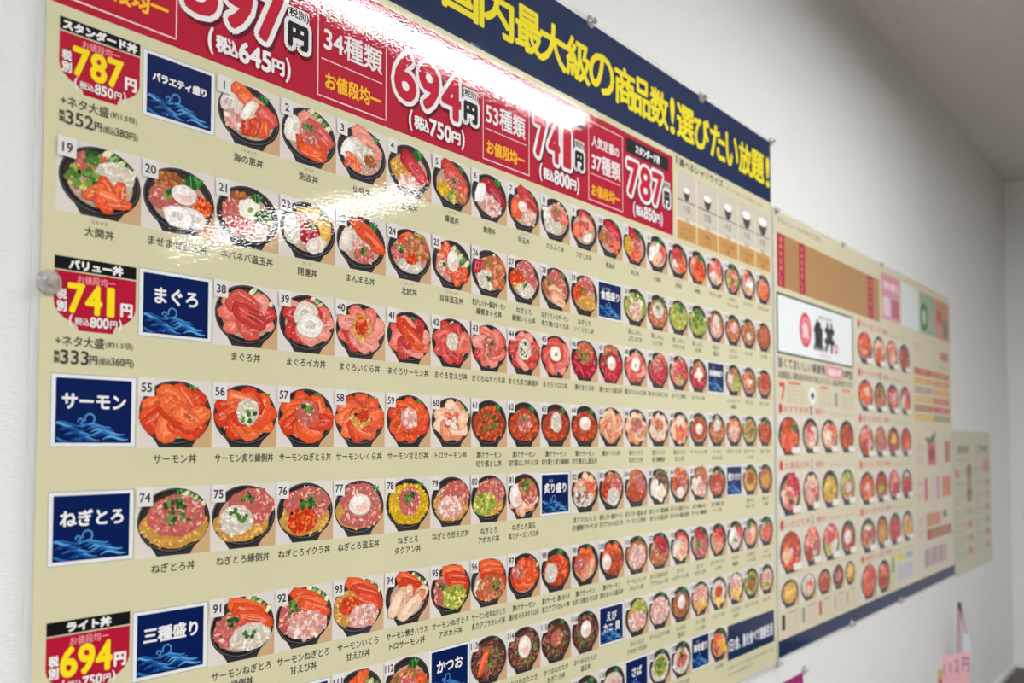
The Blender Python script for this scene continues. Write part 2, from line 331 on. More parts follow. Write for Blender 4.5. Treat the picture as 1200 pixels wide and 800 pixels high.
RECIPE = {     # what lies in each numbered bowl: kind, x, z, radius (, z radius, count)
 1: 'L .45 .75 .35;Q70 -.6 .35 .45 .3;S-40 -.1 .65 .55 .3 2;T-50 .5 .25 .5 .35;W -.45 -.35 .42;S80 .2 -.4 .4 .5 5;X65 -.02 .2 .5 .16 2', 2: 'U .4 .75 .4;Q80 -.55 .1 .6 .35;T-45 .3 .3 .75 .4;S-10 .1 -.55 .65 .35 2;N 0 .1 .34 .45;G 0 .38 .2',
 3: 'L .5 .7 .4;T-35 .25 .55 .7 .4;Q60 -.5 .1 .5 .35;S -.4 -.5 .4;R .1 -.05 .4;B .35 -.25 .25', 4: 'L .3 .7 .5;H -.5 -.1 .45;M-45 .2 .15 .75 .4;W -.1 -.65 .45 .3', 5: 'L .4 .75 .35;T-30 .1 .5 .7 .4;S .6 -.25 .35;N .05 .05 .3;G .05 .2 .14;Y -.5 -.4 .35;A .05 -.65 .3;V .5 -.6 .3',
 6: 'L .4 .75 .45;M-45 .3 .3 .7 .4;Q75 -.6 .05 .55 .22;X -.05 -.2 .3;W .15 -.55 .5', 7: 'L .45 .7 .35;T-35 .25 .5 .7 .4;S80 -.5 -.1 .6 .3;W .35 -.45 .42;E -.12 .05 .27', 8: 'U .5 .65 .35;T-30 .4 .35 .6 .35;Q -.6 .2 .4;R -.2 -.5 .6 .4;N 0 .25 .33 .4;G 0 .4 .14', 9: 'L .5 .7 .35;T-25 .2 .5 .65 .35;S75 -.5 -.2 .5 .3;T 0 .05 .4;X30 .3 -.5 .4 .2 2',
 10: 'L .4 .75 .4;M-30 .2 .5 .7 .35;V -.55 -.1 .4;S .4 -.5 .45;N .05 .05 .3', 11: 'L .45 .7 .4;M-30 -.1 .6 .6 .3;Y -.65 -.1 .32 .5;S 0 -.6 .5;T .1 .05 .45;N .1 .05 .25', 12: 'L .2 .75 .45;T60 .35 -.05 .6 .4;Q70 -.5 -.1 .55 .3;P50 0 -.4 .5 .3;X60 0 .35 .4 .1 1', 13: 'L .5 .6 .4;T0 -.1 .3 .6 .4;S .3 -.3 .55;Q -.4 -.35 .3', 14: 'L .3 .7 .45;T60 -.4 .3 .4 .3;S .1 -.35 .7;I .2 .05 .4', 15: 'L 0 .75 .35;T 0 .2 .7;Q -.3 -.3 .4;P .3 -.45 .4', 16: 'L 0 .75 .4;A 0 -.2 .7;T .1 .2 .45;L 0 -.3 .4;N 0 -.65 .4', 17: 'L 0 .8 .3;T -.3 .5 .5;Q .2 -.1 .5;P .2 -.6 .4', 18: 'L 0 .75 .4;T 0 .3 .5;S .1 -.3 .6',
 19: 'U .5 .7 .4;N -.25 .5 .42;G -.25 .75 .24;R .4 .25 .48;A -.5 -.05 .5 .35 30;G -.45 -.05 .4 .3 30;S .2 -.5 .62 .45 5', 20: 'L .35 .65 .5;B -.35 .55 .38;N -.45 -.1 .45;G -.35 .1 .16;I .6 -.15 .38;Q80 .15 -.65 .4 .5 2;E .12 .2 .34', 21: 'L .25 .7 .35;B -.35 .5 .36;N -.55 -.05 .35 .5;J .05 .25 .38;G .55 -.05 .36;Q10 .3 -.6 .45 .3 2;N -.1 -.55 .3', 22: 'L .45 .8 .25;O20 -.05 .6 .55 .3 3;O80 .6 .1 .5 .3 3;R -.6 -.1 .36 .55;S -.1 .3 .4;M75 .05 -.15 .4 .3 2;G .05 .25 .22;Q60 .3 -.6 .35 .3 2', 23: 'L .45 .75 .4;Q70 -.6 .05 .6 .28;S-40 .3 .35 .85 .55 3;W 0 -.3 .35;N .1 -.55 .4;G .1 -.45 .16',
 24: 'A .5 .7 .35;S30 -.2 .6 .4 .3 2;V .35 .3 .6;N -.55 -.05 .36;R 0 -.6 .55 .3;I .05 -.25 .26;G -.5 .15 .18', 25: 'U .45 .4 .45;S -.4 .55 .45;T -.6 .1 .3;W -.5 -.35 .36;S .3 -.5 .55;E 0 .1 .28 .45;G -.45 -.2 .1', 26: 'U .5 .7 .3;M80 -.6 .2 .4 .35 3;V .3 .25 .62;R -.2 -.45 .5;V .5 -.4 .4;G -.1 -.35 .12', 27: 'L .4 .65 .4;N .1 .5 .55;I -.5 0 .45;N .5 -.05 .4;R .1 -.55 .52 .4;G 0 -.3 .12;O -.6 -.4 .2', 28: 'L .45 .7 .4;N 0 .5 .5;V -.45 -.05 .5;N .4 -.05 .45;P-20 .1 -.5 .6 .5 3;G -.4 .15 .2', 29: 'L .4 .75 .4;N .1 .45 .6;I -.4 -.05 .5;H .2 -.5 .65 .4;G -.1 .2 .14',
 30: 'A 0 0 .95;X .1 .2 .55;W 0 -.3 .5;G 0 .6 .3', 31: 'G .5 .7 .35;V 0 -.2 .9;R 0 .1 .5;G .1 .2 .2', 32: 'A 0 0 .95;G .1 .6 .35', 33: 'A 0 -.1 .95;G 0 .1 .6;L .2 .75 .3', 34: 'V 0 0 .9;W 0 -.3 .6;R 0 .35 .4', 35: 'L .2 .75 .4;V 0 -.1 .85;W .1 .1 .4', 36: 'L .2 .8 .3;V 0 0 .9;R 0 -.3 .3', 37: 'L .2 .8 .3;C 0 0 .9;V 0 .1 .5',
 38: 'U .5 .7 .35;T 0 0 .95 .9 8;T-35 0 .05 .75 .4 2', 39: 'U .5 .75 .35;T 0 0 .95 .9 9;Q-20 0 .1 .5 .6 2', 40: 'U .5 .7 .25;T 0 0 1 .95 9;H 0 .1 .36 .5;I 0 .15 .25 .34', 41: 'L .1 .75 .25;T 0 -.1 1 .95 8;S-40 0 .1 .65 .5 3', 42: 'U .2 .75 .25;T 0 -.05 1 .95 8;R 0 0 .3 .4', 43: 'U .5 .7 .25;T 0 0 1 .95 9;N 0 0 .36 .46;G 0 .2 .16', 44: 'U .4 .7 .3;T 0 0 1 .95 9;R 0 .1 .4 .5;G 0 .1 .3 .36 9', 45: 'U .4 .65 .3;T 0 -.05 1 .95 10;J -.05 .1 .38', 46: 'M 0 -.2 .95 .8 9;V 0 .4 .6;G 0 .1 .4 .3 14', 47: 'V 0 .5 .6;M 0 -.3 .9;G -.2 .1 .4;E 0 0 .32 .36', 48: 'U .3 .7 .3;T 0 -.1 .95 .9 9;J -.05 .1 .36 .4', 49: 'V .2 .4 .6;M 0 -.2 .85;N -.1 .2 .45', 50: 'U .3 .75 .3;T 0 0 .9;M .2 .1 .5;N -.4 0 .35;A 0 -.55 .25', 51: 'M 0 -.2 .85;V 0 .4 .5;X 0 0 .45', 52: 'L .3 .7 .35;V 0 .2 .6;A .4 -.3 .5;Q -.5 0 .4', 53: 'G .1 .7 .3;V 0 0 .9;X 0 -.1 .35', 54: 'V 0 0 .9;C .1 .1 .6',
 55: 'L .45 .8 .3;S 0 -.05 1 .98 10;S-50 .1 .0 .55 .5 3', 56: 'L .6 .65 .35;S 0 0 1 .95 9;R .05 .1 .34 .46;G .05 .05 .26 .36 8', 57: 'L .35 .75 .35;S 0 -.05 1 .95 9;N 0 .1 .38 .48;G 0 .32 .18', 58: 'L .5 .7 .4;S 0 0 1 .95 10;H 0 0 .42 .36;I .05 .1 .28', 59: 'L .4 .75 .35;S 0 -.05 1 .95 9;W 0 .05 .36 .44', 60: 'U .55 .6 .35;P 0 0 .95 .9 8;S 0 .05 .4;X 0 -.1 .3', 61: 'L .4 .65 .42;C 0 -.15 .95 .8;C 0 .4 .45;G 0 0 .55 .5 18', 62: 'L .4 .65 .42;C 0 -.15 .95 .8;C 0 .4 .4;N 0 0 .45;G 0 .3 .16', 63: 'L .4 .65 .42;C 0 -.15 .95 .8;C 0 .4 .4;R 0 .1 .36 .5', 64: 'L .4 .65 .42;C 0 -.15 .95 .8;C 0 .4 .4;E 0 .1 .38', 65: 'L .6 .6 .3;P 0 0 .95 .95 9;S -.1 0 .4;P 0 0 .4', 66: 'L .6 .6 .3;P 0 -.1 .95 .95 9;N 0 .1 .45;G 0 .35 .18', 67: 'L .5 .6 .3;P 0 0 .9;R 0 0 .5 .5;V 0 .1 .4', 68: 'L .5 .6 .35;P 0 -.1 .95;X 0 .3 .4;S 0 -.4 .5', 69: 'L .3 .7 .3;V 0 0 .9;C 0 0 .7;E 0 0 .36', 70: 'U .2 .7 .3;V 0 -.1 .9;R 0 .3 .4', 71: 'V 0 0 .9;P 0 0 .6;W 0 -.5 .4', 72: 'A 0 0 .9;V 0 0 .6;G .1 0 .3', 73: 'L .2 .75 .45;C 0 -.2 .85',
 74: 'L .1 .88 .3;U .6 .7 .3;H 0 -.25 .98 .75;N .05 .15 .85 .72;G -.05 .5 .3;G -.1 -.05 .16;G .3 .05 .16', 75: 'L .45 .8 .35;H -.1 -.35 .9 .65;N .25 .3 .72 .62;R -.3 -.2 .5 .5;G -.25 -.1 .3 .36 9;G .1 .65 .16', 76: 'L .5 .65 .35;H 0 -.35 .95 .65;N .1 .3 .8 .6;I -.15 -.4 .5 .48;G .1 .3 .3', 77: 'L .6 .65 .38;H 0 -.1 .98 .9;N 0 .25 .75 .7;N .1 -.45 .8 .4;E 0 .1 .42 .4', 78: 'L .5 .7 .35;Y 0 -.05 .98 .95;N .05 .1 .48 .6;G 0 .3 .26', 79: 'L .45 .65 .4;H 0 -.2 .95 .8;N .2 .25 .7 .6;W -.1 -.35 .62 .5', 80: 'L .4 .75 .35;H 0 -.3 .9 .65;N .1 .3 .78 .6;A -.3 -.3 .62 .5', 81: 'L .45 .5 .35;P 0 -.35 .9 .6;E -.55 0 .4 .55;N .3 .1 .5 .55;V .1 .45 .5 .4;G .1 .5 .3',
 82: 'U .3 .7 .4;P 0 .15 .85;R -.2 -.4 .7 .5;K -.2 -.4 .5 .3 14;S .4 .2 .4', 83: 'L .4 .7 .35;V 0 .2 .85;N .4 .1 .5;C -.45 -.1 .45;R .1 -.5 .45 .5', 84: 'L .2 .75 .35;V 0 .5 .6;C 0 -.3 .9 .6;N .4 .1 .45', 85: 'G .3 .5 .6;K .1 .3 .5;Q80 -.5 -.1 .55 .3;X .1 -.5 .55', 86: 'L .4 .5 .35;V 0 .3 .8;N .1 0 .5;C -.5 0 .4;E 0 -.6 .36', 87: 'V .2 .35 .75;X -.3 -.2 .6;W .2 -.5 .5', 88: 'L .3 .7 .4;C 0 -.2 .85;N 0 -.5 .4', 89: 'L .2 .75 .35;H 0 -.1 .9;A 0 -.1 .4;B 0 .1 .5', 90: 'L .2 .75 .35;V 0 -.1 .85;H 0 -.2 .5',
 91: 'U .5 .75 .4;S-25 .25 .45 .85 .55 3;N -.5 -.1 .45 .55;G -.45 .3 .2;R .25 -.45 .62 .45;G .2 -.35 .18', 92: 'U .5 .75 .4;S-25 .25 .45 .85 .55 3;N -.55 .0 .42 .6;G -.5 .4 .24;W .1 -.45 .68 .5', 93: 'U .5 .75 .4;S-25 .3 .45 .8 .55 3;H -.55 -.05 .5 .65;I -.45 .05 .38;W .2 -.5 .58 .45', 94: 'U .5 .65 .35;S-30 .2 .4 .85 .6 3;P70 -.4 -.2 .7 .45 3;P40 .3 -.35 .75 .5 3', 95: 'U .4 .75 .3;S-12 .25 .4 .7 .6 3;N -.55 -.1 .36 .6;G -.55 .1 .14;A .15 -.45 .58 .5', 96: 'L .4 .75 .4;S-12 .2 .4 .8 .6 3;R -.45 -.35 .45;V .1 -.4 .8 .55;G .4 -.3 .24', 97: 'U .6 .6 .3;C 0 0 .9;S 0 0 .8;N -.5 .2 .35', 98: 'L .2 .75 .45;C 0 -.1 .9;S .2 .1 .6;R -.4 -.2 .4 .5', 99: 'L .2 .75 .4;S 0 .1 .75;N -.4 0 .4;P60 .2 -.4 .6 .4 3', 100: 'L .2 .75 .4;S 0 .2 .7;C .2 -.3 .7;E -.5 -.15 .32 .42', 101: 'L .2 .8 .35;V 0 -.1 .95;P 0 0 .6;W 0 -.2 .7', 102: 'L .2 .75 .35;V 0 -.3 .9 .7;M-35 .2 .35 .6 .4;G 0 -.1 .2', 103: 'L .2 .75 .3;T-20 .2 .4 .65 .4;Q75 -.4 -.1 .6 .3;P .2 -.5 .5', 104: 'L .1 .75 .35;M-20 .1 .35 .7 .45;N .1 -.5 .6;G -.2 -.1 .3', 105: 'L .2 .75 .35;M-20 .2 .25 .65 .5;S -.3 .2 .4;P60 .1 -.5 .6 .3', 106: 'L .3 .7 .35;T .3 .1 .6;Q70 -.4 .1 .6 .35;R 0 -.5 .5;G 0 -.3 .2', 107: 'L -.2 .6 .45;P70 .3 -.1 .7 .4;T -.3 -.4 .45', 108: 'L .2 .7 .45;T80 .2 -.2 .7 .5 3;S -.3 -.2 .4',
 111: 'U .5 .4 .5;S60 -.3 .3 .8 .5 4;K -.2 -.3 .6;R .3 -.4 .4', 112: 'L .25 .7 .45;V 0 -.2 .95 .75;S80 .4 -.3 .5 .4;N -.1 -.1 .4', 113: 'L .3 .7 .4;K 0 -.05 .95 .9;G .2 0 .55 .6 26;S70 -.35 -.1 .75 .2 3', 114: 'L .3 .7 .4;K 0 -.05 .95 .9;G .1 -.2 .7 .6 30;E 0 .1 .36 .5', 115: 'L .3 .7 .4;K 0 -.05 .95 .9;G .1 -.2 .7 .6 30;N 0 .05 .4', 116: 'L .3 .7 .4;K 0 -.05 .95 .9;G .1 -.2 .7 .6 30;E 0 .1 .36 .42',
 117: 'L .2 .8 .3;A .2 .3 .7;H -.4 .1 .4;W 0 -.35 .85 .6', 118: 'L .3 .8 .3;W 0 -.1 .95 .85', 119: 'L .3 .75 .45;B 0 -.1 .9 .8;E .05 .1 .36 .4', 120: 'L .3 .8 .3;W 0 .1 .85;D 0 .3 .5;O 0 -.55 .7 .4 4', 121: 'L .3 .75 .3;R 0 0 .8;O 0 -.55 .7 .4 4;I 0 .05 .42', 122: 'L .2 .8 .35;W 0 .2 .75;O 0 -.5 .75 .4 4', 123: 'A 0 0 .9;B 0 0 .6;G 0 .3 .4', 124: 'L .2 .8 .35;D 0 0 .7;W .1 .1 .6;A 0 -.6 .3',
 125: 'L .3 .6 .5;K 0 -.2 .9;R 0 0 .4', 126: 'L .2 .6 .45;R 0 -.1 .85;W .1 -.2 .5', 127: 'L .2 .75 .4;R 0 -.1 .9;A 0 0 .6;G 0 .1 .5', 128: 'L .2 .75 .4;R 0 -.2 .9;T 0 0 .55;N 0 -.2 .4;G 0 .2 .2', 129: 'L .2 .75 .4;S -.3 .3 .5;O .3 -.3 .6 .6 4;M -.4 -.4 .35'}

def bowl_picture(parent, no, lx, lz, width=1.0, height=PH, recipe=None, number=True, caption=None, stuff=None, lod=1.0, pricetag=False, seed=0):
    """a printed picture of one bowl; its lower left corner at lx, lz of the sheet"""
    rng = random.Random(no * 7 + seed); kx, kz = width, height / PH
    root = None
    def done(ink, name):
        nonlocal root
        if stuff is not None:
            n = len(stuff.v); stuff.v += [(x * kx + lx * S, y, z * kz + lz * S) for x, y, z in ink.v]
            stuff.f += [[n + i for i in f] for f in ink.f]; stuff.c += ink.c; return
        ink.v = [(x * kx, y, z * kz) for x, y, z in ink.v]
        o = ink.build(name, root if root else parent, (0, 0, 0) if root else (lx * S, 0, lz * S))
        if root is None: root = o
    k = Ink(6e-5)
    k.rect(0, 0, 1, PH, (222, 214, 208)); k.poly([(.62, 0), (1, 0), (1, .46)], (196, 158, 118)); k.poly([(.7, 0), (1, 0), (1, .34)], (204, 168, 128))
    if pricetag: k.y += STEP * 90; k.poly([(.62, .04), (1, .04), (1, .17), (.62, .17)], (236, 234, 230)); k.y -= STEP * 90
    done(k, 'bowl_picture')
    y = k.y
    k = Ink(y); k.poly([(.2, .12), (.8, .12), (.72, .004), (.28, .004)], (52, 50, 52))
    k.ell(.505, .415, .485, .385, BLACK, 44); k.ell(.500, .420, .468, .368, (92, 90, 94), 44); k.ell(.500, .422, .458, .358, BLACK, 44)
    k.ell(FX, FZ, FRX, FRZ, (58, 46, 42), 32); k.ell(FX, FZ - .03, FRX * .9, FRZ * .88, (196, 160, 138), 28)
    y0 = k.y        # the bed of rice and flakes
    for i in range(int(110 * lod)):
        rr, aa, th = math.sqrt(rng.random()) * .9, rng.uniform(0, 6.283), rng.uniform(0, 3.1); k.y = y0 + STEP * (i % 8)
        gx, gz = FX + FRX * .9 * rr * math.cos(aa), FZ - .03 + FRZ * .88 * rr * math.sin(aa); c_, s_ = math.cos(th) * .03, math.sin(th) * .024
        k.poly([(gx - c_, gz - s_), (gx + s_ * .35, gz - c_ * .35), (gx + c_, gz + s_), (gx - s_ * .35, gz + c_ * .35)], rng.choice(((232, 214, 194), (212, 168, 140), (244, 232, 218), (222, 150, 124), (176, 120, 92))), False)
    k.y = y0 + STEP * 9
    done(k, 'bowl'); y = k.y
    for tok in recipe.split(';'):
        k = Ink(y, 0.0); topping(k, tok, rng, lod); y = k.y
        done(k, NAME[tok[0]])
    if number:
        k = Ink(y); k.rect(0, .60, .205, PH, (226, 224, 222))
        text_at(k, str(no), .104, .705, .148, (66, 62, 66), .17, bold=.004)
        done(k, 'number')
    if caption:
        k = Ink(6e-5); lines = caption.split('/')
        if lines[0].startswith('^'):
            text_at(k, lines[0][1:], .5, -.055, .05, (84, 80, 76), .6); rest = [(lines[1], -.175)]
        else: rest = [(t, -.135 - .15 * i) for i, t in enumerate(lines)]
        for t, z in rest: text_at(k, t, .5, z, .118, (62, 58, 58), .9, bold=.0022)
        done(k, 'caption')
    return root
# ------------------------------------------------------------------ the big menu
RED, NAVY, CREAM, YEL, WHT, DARK = (178, 22, 52), (12, 36, 78), (212, 207, 170), (240, 222, 40), (238, 236, 236), (34, 32, 36)
OFF = 0.0035
def sheet(name, x0, x1, z0, z1, label, cat, margin=0.09, off=OFF, cream=CREAM):
    k = Ink(0); k.rect(x0, z0, x1, z1, cream)
    n = len(k.v)          # the sheet's back and edges
    k.v += [(x * S, 0.0006, z * S) for x, z in ((x0, z0), (x1, z0), (x1, z1), (x0, z1))]
    for q in ((0, 4, 5, 1), (1, 5, 6, 2), (2, 6, 7, 3), (3, 7, 4, 0), (7, 6, 5, 4)): k.f.append(list(q)); k.c.append(lin((222, 220, 214)))
    o = k.build(name, None, (0, -off, Z0)); tag(o, label, cat)
    v, f = [], []
    m = margin
    for a, b, c, d in ((x0 - m, x1 + m, z1, z1 + m), (x0 - m, x1 + m, z0 - m, z0), (x0 - m, x0, z0, z1), (x1, x1 + m, z0, z1)):
        box_vf(a * S, b * S, -0.0001, 0.0005, c * S, d * S, (v, f))
    tag(mesh_obj('laminate_margin', v, f, M_LAMINATE, o), 'clear laminate margin')
    return o
MENU = sheet('menu_poster', -.15, 20.15, -6.53, 7.97, 'large glossy rice bowl menu poster with navy banner and numbered bowls, nearest on the wall', 'poster')

k = Ink(); k.rect(-.15, 6.24, 20.15, 7.97, NAVY); banner = k.build('banner', MENU)
tag(banner, 'navy banner')
k = Ink(8e-5)
TITLE = [('国', 6.28, 7.17), ('内', 7.24, 8.18), ('最', 8.27, 9.05), ('大', 9.02, 9.87), ('級', 9.90, 10.72), ('の', 10.72, 11.66), ('商', 11.72, 12.52), ('品', 12.52, 13.2), ('数', 13.24, 14.06), ('!', 14.18, 14.36),
         ('選', 14.5, 15.36), ('び', 15.4, 16.2), ('た', 16.28, 17.12), ('い', 17.2, 17.92), ('放', 18.0, 18.78), ('題', 18.8, 19.64), ('!', 19.82, 20.02)]
for ch, a, b in TITLE: text_in(k, ch, a, 6.66, b, 7.46, YEL, bold=.028)
tag(k.build('lettering', banner), 'yellow lettering')

# red price band with the four price groups
k = Ink(); k.rect(-.15, 4.27, 14.27, 6.11, RED); band = k.build('price_band', MENU); tag(band, 'red price band')
def price_box(x0, x1, zt, lines):
    k = Ink(8e-5); k.frame(x0, 4.36, x1, zt, .018, (240, 214, 214)); k.poly([(x0 + .07, 4.9), (x1 - .09, 4.9), (x1 - .09, 4.914), (x0 + .07, 4.914)], (240, 214, 214))
    for t, a, b, c, d, col, bo in lines: text_in(k, t, a, c, b, d, col, bold=bo)
    k.build('price_note', band)
ORANGE = (250, 190, 40)
price_box(-.02, 1.43, 5.75, [('お値段均一', .14, 1.3, 4.54, 4.80, ORANGE, .010)])
price_box(3.64, 5.0, 5.75, [('お手頃価格の', 3.72, 4.92, 5.52, 5.70, WHT, .002), ('34種類', 3.76, 4.9, 5.04, 5.4, WHT, .008), ('お値段均一', 3.79, 4.88, 4.50, 4.74, ORANGE, .008)])
price_box(7.32, 8.67, 5.97, [('一番うれしい', 7.42, 8.58, 5.52, 5.72, WHT, .002), ('53種類', 7.41, 8.54, 5.0, 5.38, WHT, .008), ('お値段均一', 7.43, 8.52, 4.48, 4.72, ORANGE, .008)])
price_box(10.67, 12.02, 5.97, [('人気定番の', 10.8, 11.86, 5.48, 5.70, WHT, .006), ('37種類', 10.8, 11.91, 4.99, 5.36, WHT, .008), ('お値段均一', 10.79, 11.9, 4.47, 4.71, ORANGE, .008)])
def price(num, x0, x1, yx0, yx1, tx0, tx1, tax, name, nx0, nx1):
    k = Ink(8e-5)
    if name:
        k.rect(nx0, 5.70, nx1, 6.02, DARK); text_in(k, name, nx0 + .22 * (nx1 - nx0), 5.77, nx1 - .22 * (nx1 - nx0), 5.95, WHT, bold=.012)
    w_ = (x1 - x0) / 3
    for i, d in enumerate(num): text_in(k, d, x0 + w_ * i + (.13 if d == '1' else .07), 4.82, x0 + w_ * (i + 1) - (.10 if d == '1' else .03), 5.52, (190, 28, 56), bold=.035, halo=(.105, WHT, (96, 14, 34)))
    k.y += STEP
    text_in(k, '円', yx0 + .06, 4.90, yx1 - .04, 5.20, DARK, bold=.03, halo=(.09, WHT, (96, 14, 34)))
    k.rect(yx0 + .02, 5.26, yx1, 5.44, WHT); text_in(k, '(税別)', yx0 + .01, 5.28, yx1 - .01, 5.42, DARK, bold=.004)
    wd = tx1 - tx0
    text_in(k, '(', tx0, 4.36, tx0 + .05 * wd, 4.68, WHT, bold=.012); text_in(k, '税込', tx0 + .09 * wd, 4.42, tx0 + .34 * wd, 4.62, WHT, bold=.012)
    text_in(k, tax, tx0 + .36 * wd, 4.40, tx0 + .75 * wd, 4.66, WHT, bold=.014); text_in(k, '円', tx0 + .77 * wd, 4.42, tx0 + .92 * wd, 4.60, WHT, bold=.012); text_in(k, ')', tx1 - .05 * wd, 4.36, tx1, 4.68, WHT, bold=.012)
    k.build('price_lettering', band)
price('597', 1.48, 3.06, 3.07, 3.47, 1.86, 3.14, '645', None, 0, 0)
price('694', 5.12, 6.74, 6.76, 7.17, 5.48, 6.80, '750', 'ライト丼', 5.06, 7.16)
price('741', 8.78, 10.1, 10.13, 10.48, 8.97, 10.29, '800', 'バリュー丼', 8.78, 10.48)
price('787', 12.15, 13.76, 13.78, 14.1, 12.42, 13.72, '850', 'スタンダード丼', 12.15, 14.07)

# chart of the rice sizes
k = Ink(); k.poly([(14.42, 4.62), (20.09, 4.74), (20.09, 5.62), (14.42, 5.84)], (226, 216, 190)); sizes = k.build('rice_size_chart', MENU)
k = Ink(8e-5); k.rect(14.45, 6.0, 14.5, 6.2, DARK); text_in(k, '選べるシャリサイズ', 14.6, 5.98, 17.0, 6.17, (70, 66, 66), bold=.006)
text_in(k, '※シャリ無しにも変更できます', 17.2, 5.98, 19.6, 6.08, (130, 124, 112)); k.build('lettering', sizes)
cx0 = [14.44, 15.5, 16.68, 17.9, 19.02, 20.08]
for i in range(5):
    a, b = cx0[i] + .04, cx0[i + 1] - .04; mid = (a + b) / 2; q = .62 + .12 * i
    k = Ink(8e-5); k.rect(a, 4.78, b, 5.86, (206, 198, 184)); k.rect(a, 5.18, b, 5.21, (120, 112, 106)); k.rect(a, 4.26, b, 4.70, (200, 150, 88))
    cell = k.build('size_cell', sizes)
    k = Ink(k.y); k.poly([(mid - .28 * q, 5.30 + .26 * q), (mid + .28 * q, 5.30 + .26 * q), (mid + .2 * q, 5.24 + .08 * q), (mid + .08 * q, 5.215), (mid - .08 * q, 5.215), (mid - .2 * q, 5.24 + .08 * q)], (78, 68, 66))
    k.ell(mid, 5.30 + .26 * q, .27 * q, .11 * q, (246, 244, 240), 16); k.build('rice_bowl_drawing', cell)
    k = Ink(12e-5); text_at(k, ['小盛', '並盛', '中盛', '大盛', '特盛'][i], mid, 5.02, .2, (112, 104, 98)); text_at(k, ['150g', '200g', '250g', '300g', '400g'][i], mid, 4.76, .15, (112, 104, 98))
    text_at(k, ['シャリ少', '無料', 'プラス料金', 'プラス料金', 'プラス料金'][i], mid, 4.53, .16, (128, 88, 46), .8); text_at(k, ['ダイエット', 'サイズ', '', '', ''][i] or '税別', mid, 4.37, .14, (128, 88, 46), .8)
    k.build('lettering', cell)

# bowl-shaped price badges down the left edge
def badge(zt, name, num, tax, extra):
    k = Ink()
    k.poly([(0, zt - .16), (.955, zt - .16)] [::-1] + [(0, zt - .16 - .34)] + [(.475 - .475 * math.cos(t), zt - .50 - .26 * math.sin(t)) for t in (.25, .5, .75, 1.0)] + [(.27, zt - .755), (.28, zt - .80), (.68, zt - .80), (.69, zt - .755)]
           + [(.475 + .475 * math.cos(t), zt - .50 - .26 * math.sin(t)) for t in (1.0, .75, .5, .25)] + [(.955, zt - .50)], RED)
    b = k.build('price_badge', MENU)
    k = Ink(8e-5); k.rect(0, zt - .145, .955, zt, (18, 18, 22)); n = len(name) * .062
    text_in(k, name, .475 - n, zt - .125, .475 + n, zt - .025, WHT, bold=.008); k.build('badge_header', b)
    k = Ink(8e-5); w_ = .6 / 3
    text_in(k, 'お値段均一', .26, zt - .275, .70, zt - .185, (236, 150, 160), bold=.002)
    for i, d in enumerate(num): text_in(k, d, .155 + w_ * i + (.06 if d == '1' else .01), zt - .60, .155 + w_ * (i + 1) - (.075 if d == '1' else .02), zt - .29, (250, 222, 30), bold=.015)
    text_in(k, '税', .035, zt - .465, .135, zt - .36, WHT, bold=.006); text_in(k, '別', .035, zt - .60, .135, zt - .49, WHT, bold=.006); text_in(k, '円', .775, zt - .585, .905, zt - .445, WHT, bold=.010)
    text_in(k, '(', .175, zt - .76, .205, zt - .63, WHT, bold=.004); text_in(k, '税込', .235, zt - .735, .40, zt - .655, WHT, bold=.002); text_in(k, tax, .41, zt - .745, .625, zt - .635, WHT, bold=.005)
    text_in(k, '円', .645, zt - .735, .725, zt - .655, WHT, bold=.003); text_in(k, ')', .75, zt - .76, .78, zt - .63, WHT, bold=.004); k.build('lettering', b)
    if extra:
        k = Ink(8e-5); g = (74, 70, 66)
        text_in(k, '+ネタ大盛', .03, zt - .98, .58, zt - .86, g, bold=.003); text_in(k, '(約1.5倍)', .60, zt - .97, .93, zt - .885, g, bold=.001)
        text_in(k, '税', .015, zt - 1.085, .075, zt - 1.035, g, bold=.003); text_in(k, '別', .015, zt - 1.16, .075, zt - 1.10, g, bold=.003)
        text_in(k, extra[0], .09, zt - 1.17, .40, zt - 1.02, g, bold=.004); text_in(k, '円', .415, zt - 1.16, .50, zt - 1.065, g, bold=.003); text_in(k, '(税込', .52, zt - 1.17, .66, zt - 1.075, g, bold=.001)
        text_in(k, extra[1], .665, zt - 1.155, .82, zt - 1.065, g, bold=.001); text_in(k, '円)', .83, zt - 1.17, .94, zt - 1.075, g, bold=.001); k.build('surcharge_note', b)
badge(4.14, 'スタンダード丼', '787', '850', ('352', '380')); badge(1.51, 'バリュー丼', '741', '800', ('333', '360')); badge(-2.43, 'ライト丼', '694', '750', ('320', '346'))

